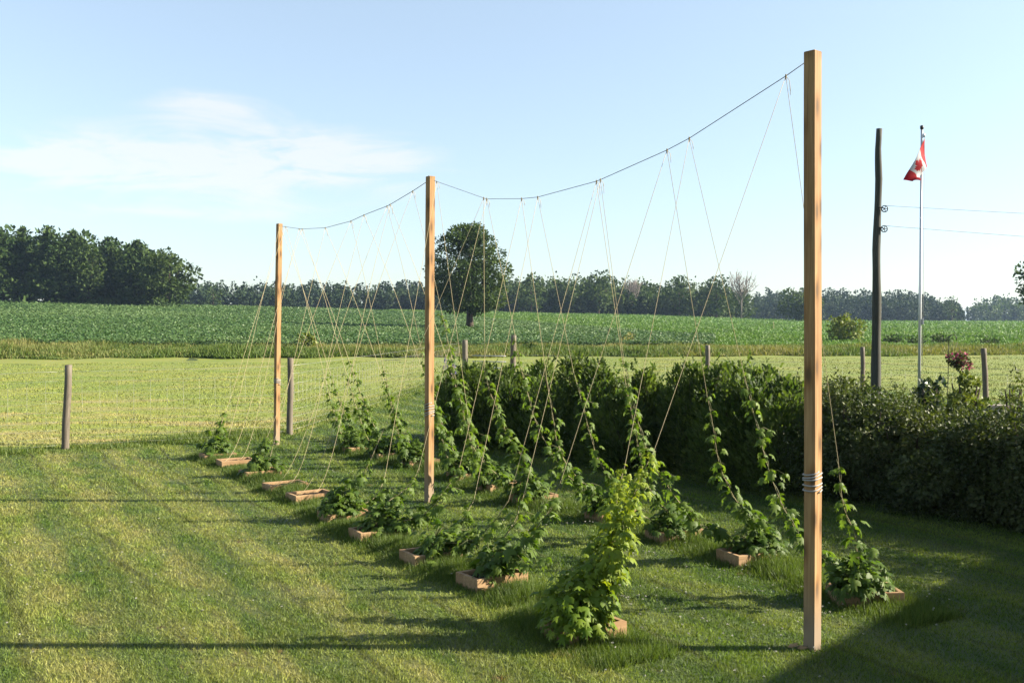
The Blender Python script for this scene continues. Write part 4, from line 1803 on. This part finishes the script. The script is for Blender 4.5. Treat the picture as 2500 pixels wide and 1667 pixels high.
# (x on the photo, y of the top) for each cedar, far end first
tops = [(1078, 834), (1120, 832), (1168, 836), (1228, 868), (1330, 806), (1425, 862), (1480, 846), (1585, 830), (1700, 838), (1795, 858)]
clab = ['far-end cedar of the hedge, behind the middle post', 'second cedar from the far end of the hedge', 'third cedar from the far end of the hedge, below the gate',
        'short cedar in the dip right of the gate', 'tallest pointed cedar in the middle of the hedge', 'low cedar right of the tallest pointed cedar',
        'narrow cedar before the middle of the hedge', 'broad cedar left of the fence post behind the hedge', 'wide cedar with feathery top right of the fence post behind the hedge',
        'last feathery cedar left of the near post']
for i, (x, yt) in enumerate(tops):
    # the plan line of the hedge centre meets this bearing
    d = ray(x, 900)
    u = d.x / d.y
    c0 = H0 + hp * .62
    s = (c0.x - u * c0.y) / (u * hd.y - hd.x)
    p = c0 + hd * s
    hgt = at_y(x, yt, p.y).z
    cedar(Vector((p.x, p.y, 0)), hgt - .12, .70 if i == 0 else .88, clab[i], 14000 if p.y > 14 else 17000)
s_mid = [(1930, 880), (2010, 905), (2095, 925), (2190, 948), (2290, 955), (2400, 925), (2520, 850)]
slab = ['loose leafy shrub just right of the near post', 'grey-green shrub below the dark clothesline pole', 'pale-flowering shrub in front of the flagpole foot',
        'dense shrub below the hanging basket', 'loose shrub below the stone edging at the right', 'tall wispy shrub at the right edge of the hedge',
        'hedge shrub just beyond the right edge of view']
for i, (x, yt) in enumerate(s_mid):
    d = ray(x, 900)
    u = d.x / d.y
    c0 = H0 + hp * .75
    s = (c0.x - u * c0.y) / (u * hd.y - hd.x)
    p = c0 + hd * s
    hgt = at_y(x, yt, p.y).z
    loose_shrub(Vector((p.x, p.y, 0)), hgt + .02, .86, slab[i], 10500)

for (x, y, h_, lab) in ((7.2, 10.1, 2.2, 'taller shrub added out of view past the hedge to shade the lawn'), (8.0, 9.1, 2.5, 'tall shrub added out of view beyond the hedge for its shade'),
                        (8.8, 8.1, 2.7, 'tallest of the unseen shrubs added to shade the lawn')):
    loose_shrub(Vector((x, y, 0)), h_, 1.0, lab, 8000)  # added out of view, made tall for the shade they throw on the lawn


# ---------------------------------------------------------------- garden behind the hedge: flagpole, clothesline pole, hook, flowers
D_G = 20.0
pb = at_y(2110, 1000, D_G)
pt = at_y(2117.5, 292, D_G)
fp = empty('flagpole', (pb.x, pb.y, 0), 'slim silver flagpole with the flag near its top', 'flagpole')
H = pt.z
lean = pt.x - pb.x
link('pole', tubes_mesh('pole', [([(0, 0, -.2), (lean * .49, 0, H * .49), (lean * .5, 0, H * .5), (lean, 0, H - .05)], [.030, .029, .025, .022])], 12), M['alu'], fp)
link('cap', tubes_mesh('cap', [([(lean, 0, H - .05), (lean, 0, H - .03), (lean, 0, H + .02), (lean, 0, H + .03)], [.024, .034, .034, .02])], 10), M['iron'], fp)
link('pulley', tubes_mesh('pulley', [([(lean + .04, -.01, H - .20), (lean + .045, -.01, H - .13)], [.018, .018])], 8), M['galv'], fp)
link('halyard', tubes_mesh('halyard', [([(lean + .05, -.01, H - .17), (lean * .6 + .055, -.01, H * .6), (lean * .36 + .05, -.01, 1.5)], [.004, .004, .004])], 5), M['rope'], fp)
link('cleat', boxes_mesh('cleat', [((lean * .36 + .045, -.01, 2.36), (.02, .02, .06), 0)], .006), M['galv'], fp)


def maple(u, v):
    """stylised eleven-pointed leaf in flag coordinates centred on 0,0 (half height about .42)"""
    half = [(0, .42), (.075, .27), (.155, .31), (.12, .10), (.215, .20), (.24, .145), (.37, .17), (.325, .055), (.375, .02), (.19, -.125), (.205, -.19), (.02, -.165), (.025, -.40)]
    poly = half + [(-x, y) for x, y in reversed(half)]
    return bool(inside(poly, np.array([u]), np.array([v]))[0])


def flag():
    root_z = H - .23
    o_ = Vector((pb.x + lean + .045, pb.y - .02, root_z))
    nu, nv = 72, 36
    L_, Hh = .98, .56
    V = []
    for i in range(nu + 1):
        u = i / nu
        for j in range(nv + 1):
            v = j / nv
            x = .045 * v + u * (-.50 + .12 * v)
            z = -.50 * v + u * (-.84 + .42 * v)
            y = -u * (.33 + .25 * v) + .05 * math.sin(u * 8 + v * 3) * (.3 + v)
            x += .030 * math.sin(v * 8 + u * 5) * u
            z += .03 * math.sin(u * 9 + v * 6) * u * v
            V.append((x, y, z))
    F, mi = [], []
    for i in range(nu):
        for j in range(nv):
            a = i * (nv + 1) + j
            F.append((a, a + 1, a + nv + 2, a + nv + 1))
            u, v = (i + .5) / nu, (j + .5) / nv
            red = u < .25 or u > .75 or maple((v - .5) * -1.0 * 0 + (u - .5) * 2.0, (.5 - v))
            mi.append(0 if red else 1)
    me = bpy.data.meshes.new('flag')
    me.from_pydata(V, [], F)
    me.materials.append(M['red'])
    me.materials.append(M['white'])
    me.polygons.foreach_set('material_index', mi)
    me.polygons.foreach_set('use_smooth', np.ones(len(F), bool))
    me.update()
    fo = link('flag', me, None, loc=o_)
    md = fo.modifiers.new('thickness', 'SOLIDIFY')
    md.thickness = .002
    tag(fo, 'red and white flag with a red maple leaf, hanging limp from the flagpole', 'flag')


flag()

cb = at_y(2012, 1000, D_G + .3)
ct = at_y(2014.5, 296, D_G + .3)
cp = empty('clothesline_pole', (cb.x, cb.y, 0), 'tall dark crooked wooden pole carrying two clothesline pulleys', 'pole')
H2 = ct.z
path, rr = [], []
cxs = [(0, 2012), (.12, 2011.5), (.3, 2011), (.45, 2011.5), (.62, 2009.5), (.72, 2012), (.84, 2015), (.93, 2012.5), (1, 2015)]
kx = (D_G + .3) / FPX * 1.063
for k in range(33):
    t = k / 32
    x = np.interp(t, [c[0] for c in cxs], [c[1] for c in cxs])
    path.append(((x - 2012) * kx, .01 * math.sin(t * 9), -.2 + (H2 + .2) * t))
    rr.append(.107 - .047 * t + .004 * math.sin(t * 31))
link('pole', tubes_mesh('pole', [(path, rr)], 12), M['pole_wood'], cp)


def pulley(x, y, idx):
    c = at_y(x, y, D_G + .25)
    off = Vector((c.x - cb.x, c.y - cb.y - .02, c.z))
    r = .062
    ring = [(off.x + math.cos(a) * r, off.y, off.z + math.sin(a) * r) for a in np.linspace(0, 2 * math.pi, 25)]
    po = link('pulley', tubes_mesh('pulley', [(ring, .010)], 6), M['iron'], cp)
    sp = []
    for k in range(5):
        a = k * 2 * math.pi / 5
        sp.append(([(off.x, off.y, off.z), (off.x + math.cos(a) * r, off.y, off.z + math.sin(a) * r)], [.008, .006]))
    sp.append(([(off.x, off.y - .012, off.z), (off.x, off.y + .012, off.z)], [.016, .016]))
    link('spokes', tubes_mesh('spokes', sp, 6), M['iron'], po)
    link('bracket', tubes_mesh('bracket', [([(off.x, off.y, off.z), (off.x - .05, off.y, off.z + .02), (off.x - .12, off.y, off.z + .03)], [.008, .008, .01])], 6), M['iron'], po)
    return off


for i, (x, y, xe, ye) in enumerate(((2031, 480, 2352, 488), (2030, 526, 2352, 541))):
    off = pulley(x, y, i)
    a = Vector((cb.x + off.x, cb.y + off.y, off.z + .062))
    m_ = at_y(xe, ye, 19.3)
    e = a + (m_ - a) * 2.6
    pts = [a.lerp(e, t) - Vector((0, 0, .02 * math.sin(math.pi * t))) for t in np.linspace(0, 1, 24)]
    o = link('clothesline', tubes_mesh('clothesline', [([p - a for p in pts], .0042)], 5), M['white_line'], loc=a)
    tag(o, ('upper' if i == 0 else 'lower') + ' pale clothesline running right from the dark pole', 'clothesline', 'clotheslines')

# shepherd's hook with a basket of pink flowers
hb = at_y(2176, 900, D_G - .2)
hk = empty('garden_hook', (hb.x, hb.y, 0), 'thin black shepherd hook in the flower bed', 'plant hook')
kx2 = (D_G - .2) / FPX * 1.063


def hz(y):
    return at_y(2176, y, D_G - .2).z


hpts = [(0, 0, -.2), (0, 0, .6), (.02, 0, hz(800))]
for a in np.linspace(math.pi, -.25, 14):
    hpts.append((.02 + 9 * kx2 + math.cos(a) * 9 * kx2, 0, hz(778) + math.sin(a) * 10 * kx2))
hpts.append((.02 + 19 * kx2, 0, hz(783)))
link('hook', tubes_mesh('hook', [(hpts, .007)], 6), M['iron'], hk)
bc = at_y(2201, 828, D_G - .2)
bk = empty('hanging_basket', (bc.x, bc.y, bc.z), 'hanging basket of pink flowers on the black garden hook', 'flower basket')
link('pot', tubes_mesh('pot', [([(0, 0, -.13), (0, 0, -.10), (0, 0, -.02), (0, 0, .0)], [.06, .10, .13, .13])], 12), M['bark'], bk)
link('hanger', tubes_mesh('hanger', [([(s * .11, 0, 0), (-.02, 0, .36)], [.003, .003]) for s in (-1, 1)], 5), M['iron'], bk)
v, f, s = blob_leaves([(0, 0, .0, .2, .2, .13), (.1, 0, -.08, .15, .15, .14), (-.08, 0, .04, .14, .14, .1)], 7000, .045)
link('foliage', mesh_np('foliage', v, f, s), M['shrub'], bk)
for fc in [(-.16, -.05, .06, .09, .09, .05), (.04, -.05, .11, .13, .12, .05), (.02, -.08, -.02, .12, .1, .06), (.12, -.08, -.10, .12, .1, .06), (.18, -.05, -.04, .06, .06, .05)]:
    v, f, s = blob_leaves([fc], 4200, .044, up=.1)
    link('flower_cluster', mesh_np('flower_cluster', v, f, s), M['petal_pink'], bk)

bush(2135, 852, 915, 36, 'peony', 'dark glossy peony clump at the flagpole foot', .10, 2600, dist=19.0, name='peony_plant')
bush(2222, 840, 915, 46, 'yellow_bush', 'leafy bush growing below the hanging basket', .075, 3600, dist=18.5, name='garden_bush')
bush(2330, 850, 935, 26, 'yellow_bush', 'thin young bush near the right edge before the fence post', .09, 300, dist=17.5, name='garden_bush')
# stone edging of the flower bed
eb = at_z(2252, 930, .35)
st = boxes_mesh('edging_stone', [((0, 0, .18), (.62, .16, .18), rad(-6))], .02)
o = link('edging_stone', st, M['stone'], loc=(eb.x, eb.y, 0))
tag(o, 'low pale stone edging beside the right fence post', 'stone')
# lupins standing at the far end of the hedge
for i, (x, y, lab) in enumerate(((1043, 838, 'violet lupin spike at the far end of the hedge, right one'), (1024, 832, 'violet lupin spike at the far end of the hedge, left one'))):
    p = at_y(x, y + 16, 19.6)
    root = empty('lupin', (p.x, p.y, 0), lab, 'flower', 'lupins by the hedge')
    n = 90
    t = R.random(n)
    a = R.random(n) * 6.28
    P = np.stack([np.cos(a) * .03 * (1.1 - t), np.sin(a) * .03 * (1.1 - t), p.z - .05 + t * .26], 1)
    v, f, s = scatter(*T_LEAF, P, np.stack([np.cos(a), np.sin(a), np.zeros(n) + .3], 1), unit(n), .025, .035)
    link('flower_spike', mesh_np('flower_spike', v, f, s), M['petal_blue'], root)
    link('stem', tubes_mesh('stem', [([(0, 0, -.05), (0, 0, p.z + .18)], [.006, .004])], 5), M['bine'], root)


# ---------------------------------------------------------------- fences and gate
def post_tube(parent, base, h, r, lean=(0, 0), seed=0):
    n = 9
    path = [(base[0] + lean[0] * k / n + .006 * math.sin(k + seed), base[1] + lean[1] * k / n, -.25 + (h + .25) * k / n) for k in range(n + 1)]
    path.append((path[-1][0], path[-1][1], h + .006))
    rr = [r * (1.06 - .1 * k / n + .03 * math.sin(k * 2.1 + seed)) for k in range(n + 1)] + [r * .82]
    return link('post', tubes_mesh('post', [(path, rr)], 12), M['fence_wood'], parent)


def wire_run(parent, a, b, h, nrow=8, step=.30, rw=.0016, sag=.02, ha=None, hb=None):
    ha, hb = ha or h, hb or h
    items = []
    L_ = (b - a).length
    n = 12
    zs = np.array([.10, .24, .39, .55, .73, .92, 1.12, 1.34, 1.52])[:nrow + 1] / 1.52
    for k, zf in enumerate(zs):
        pts = []
        for q in range(n + 1):
            t = q / n
            p = a.lerp(b, t)
            z = zf * (ha + (hb - ha) * t) * .96 - sag * math.sin(math.pi * t) * (1 + .5 * math.sin(k * 3)) + .006 * math.sin(q * 2.3 + k)
            pts.append((p.x, p.y, z))
        items.append((pts, rw * (1.5 if k == len(zs) - 1 else 1)))
    m_ = int(L_ / step)
    for q in range(1, m_):
        t = q / m_
        p = a.lerp(b, t)
        hh = (ha + (hb - ha) * t) * .96 * zs[-2]
        items.append(([(p.x, p.y, .08), (p.x + .01 * math.sin(q), p.y, hh * .5), (p.x, p.y, hh - sag * math.sin(math.pi * t))], rw * .8))
    return link('wire_mesh', tubes_mesh('wire_mesh', items, 4), M['wire'], parent)


fa = empty('wire_fence', FENCE_A, 'page-wire fence on round posts between lawn and hay field, turning at the corner post', 'fence')
fo = FENCE_A
PA = Vector((0, 0, 0))
PB = FENCE_B - FENCE_A
PO = (FENCE_A - FENCE_B)
PG = GATE_L - FENCE_A
post_tube(fa, PA, 1.56, .066, (.09, 0), 1)
post_tube(fa, PB, 1.60, .064, (.03, 0), 2)
post_tube(fa, PO, 1.56, .075, (0, 0), 3)
wire_run(fa, PO, PA, 1.5)
wire_run(fa, PA, PB, 1.5)
wire_run(fa, PB, PG, 1.5, rw=.0019, ha=1.5, hb=1.5)

gl = at_y(1068, 800, 44.0)
gr = at_y(1177.5, 800, 44.0)
gt = empty('gateway', (gl.x, gl.y, 0), 'two stout weathered gateposts with a galvanised tube gate between them', 'gate')
post_tube(gt, (0, 0, 0), at_y(1068, 781, 44).z, .12, (0, 0), 4)
post_tube(gt, (gr.x - gl.x, 0, 0), at_y(1177, 770, 44).z, .12, (0.04, 0), 5)
ga = at_y(1085, 806, 41.5)
gb = at_y(1162, 808, 41.0)
ga -= gl
gb -= gl
zt, zb = ga.z, .25
cr = .22
fr = [(ga.x, ga.y, zb), (ga.x, ga.y, zt - cr), (ga.x + .04, ga.y, zt - .08), (ga.x + .10, ga.y, zt - .02), (ga.x + cr, ga.y, zt),
      (gb.x - cr, gb.y, zt - .03), (gb.x - .10, gb.y, zt - .05), (gb.x - .04, gb.y, zt - .11), (gb.x, gb.y, zt - cr), (gb.x, gb.y, zb), (ga.x, ga.y, zb)]
leafo = link('gate_leaf', tubes_mesh('gate_leaf', [(fr, .035)] + [([(ga.x, ga.y, z), (gb.x, gb.y, z)], [.02, .02]) for z in (.5, .75, .98)], 8), M['galv'], gt)

fx = [at_y(1625, 880, 37.0), at_y(1982, 894, 35.0), at_z(2266, 920)]
ft = [at_y(1625, 793, 37.0).z, at_y(1982, 797, 35.0).z, at_y(2266, 800, fx[2].y).z]
fb = empty('post_fence', (fx[0].x, fx[0].y, 0), 'wire fence on dark round posts along the hay field behind the hedge', 'fence')
b0 = Vector((fx[0].x, fx[0].y, 0))
pp = [Vector((p.x, p.y, 0)) - b0 for p in fx]
for k in range(3):
    post_tube(fb, pp[k], ft[k], (.088, .076, .080)[k], ((.0, -.02, -.10)[k], 0), k + 7)
pend = Vector((18.5, 25.5, 0)) - b0
post_tube(fb, pend, 1.5, .09)
wire_run(fb, Vector((gr.x, gr.y, 0)) - b0, pp[0], 1.35, nrow=6, step=.6, rw=.003)
wire_run(fb, pp[0], pp[1], 1.35, nrow=6, step=.6, rw=.003)
wire_run(fb, pp[1], pp[2], 1.35, nrow=6, step=.6, rw=.003)
wire_run(fb, pp[2], pend, 1.35, nrow=6, step=.6, rw=.003)

# dry stakes in the far field
for i, (x, y0, y1) in enumerate(((1777, 758, 738), (1879, 762, 742), (1894, 808, 795), (1939, 812, 798))):
    g = at_terr(x, y0)
    hh = at_y(x, y1, g.y).z - g.z
    o = link('field_stake', tubes_mesh('field_stake', [([(0, 0, -.1), (.02, 0, hh * .5), (-.05, 0, hh)], [.05, .045, .03])], 6), M['straw'], loc=g)
    tag(o, ['pale wooden stake in the clover field, left of the near post', 'pale wooden stake in the field just behind the near post', 'short pale stake on the ditch bank by the near post', 'short pale stake below the round willow bush'][i], 'stake', 'stakes in the fields')

# scrap of bark at the foot of the near post
sc = at_z(1820, 1495)
v, f, s = scatter(*T_LEAF, np.array([(0, 0, .03), (.03, .01, .02), (-.03, .02, .025), (.05, -.02, .02)]), np.array([(1, .3, .1), (.8, -.4, .2), (1, .1, .3), (.9, .6, .1)], float), unit(4), .04, .09)
o = link('bark_scrap', mesh_np('bark_scrap', v, f, s), M['board'], loc=(sc.x, sc.y, 0))
tag(o, 'reddish scrap of bark lying at the foot of the near post', 'scrap')


# ---------------------------------------------------------------- unseen house, added on the right to shade the corner of the lawn
def house():
    e = 4.6
    k = e / math.tan(rad(SUN_EL))
    A = at_z(1790, 1580)
    B = at_z(2140, 1387)
    dr = (B - A).normalized()
    a = A - dr * 5.0 + Vector((k, 0, 0))
    b = B + dr * 3.6 + Vector((k, 0, 0))
    nrm = Vector((dr.y, -dr.x, 0))
    root = empty('unseen_house', (a.x, a.y, 0), 'pale sided house added outside the view to shade the lawn', 'house')
    L_ = (b - a).length
    Wd = 8.0

    def P(s, t, z):
        return (dr.x * s + nrm.x * t, dr.y * s + nrm.y * t, z)
    V = [P(.3, .4, -.3), P(L_ - .3, .4, -.3), P(L_ - .3, Wd, -.3), P(.3, Wd, -.3), P(.3, .4, e - .12), P(L_ - .3, .4, e - .12), P(L_ - .3, Wd, e - .12), P(.3, Wd, e - .12), P(.3, Wd / 2 + .2, e + .75), P(L_ - .3, Wd / 2 + .2, e + .75)]
    F = [(0, 1, 5, 4), (2, 3, 7, 6), (1, 2, 6, 9, 5), (3, 0, 4, 8, 7), (4, 5, 9, 8), (6, 7, 8, 9)]
    me = bpy.data.meshes.new('wall')
    me.from_pydata(V, [], F)
    me.update()
    link('wall', me, M['siding'], root)
    V = [P(0, 0, e - .06), P(L_, 0, e - .06), P(L_, Wd / 2 + .2, e + 1.0), P(0, Wd / 2 + .2, e + 1.0), P(L_, Wd + .4, e - .06), P(0, Wd + .4, e - .06)]
    V += [(x, y, z + .12) for x, y, z in V]
    F = [(0, 3, 2, 1), (3, 5, 4, 2), (6, 7, 8, 9), (9, 8, 10, 11), (0, 1, 7, 6), (4, 5, 11, 10), (1, 2, 8, 7), (2, 4, 10, 8), (5, 3, 9, 11), (3, 0, 6, 9)]
    me = bpy.data.meshes.new('roof')
    me.from_pydata(V, [], F)
    me.update()
    link('roof', me, M['shingle'], root)
    az = math.atan2(dr.y, dr.x)
    for s in (2.0, 4.6):
        w = link('window', boxes_mesh('window', [(P(s, .385, 2.2), (.55, .03, .65), az)], .01), M['trim'], root)
        link('pane', boxes_mesh('pane', [(P(s, .36, 2.2), (.46, .012, .56), az)]), M['glass'], w)
    d = link('door', boxes_mesh('door', [(P(L_ - 1.6, .38, 1.05), (.45, .03, 1.05), az)], .01), M['trim'], root)
    link('handle', boxes_mesh('handle', [(P(L_ - 1.25, .33, 1.0), (.05, .02, .015), az)], .004), M['galv'], d)


house()


# ---------------------------------------------------------------- air
def haze():
    m = bpy.data.materials.new('haze_air')
    m.use_nodes = True
    nt = m.node_tree
    for n in list(nt.nodes):
        nt.nodes.remove(n)
    out = nt.nodes.new('ShaderNodeOutputMaterial')
    pv = nt.nodes.new('ShaderNodeVolumePrincipled')
    pv.inputs['Color'].default_value = (0.50, 0.70, 1.0, 1)
    pv.inputs['Density'].default_value = HAZE
    pv.inputs['Anisotropy'].default_value = 0.2
    nt.links.new(pv.outputs[0], out.inputs['Volume'])
    me = boxes_mesh('haze', [((0, 2450, 13.5), (6500, 2700, 15.5), 0)])
    o = link('haze', me, m)
    o['kind'] = 'stuff'


HAZE = 0.00014
if HAZE:
    haze()
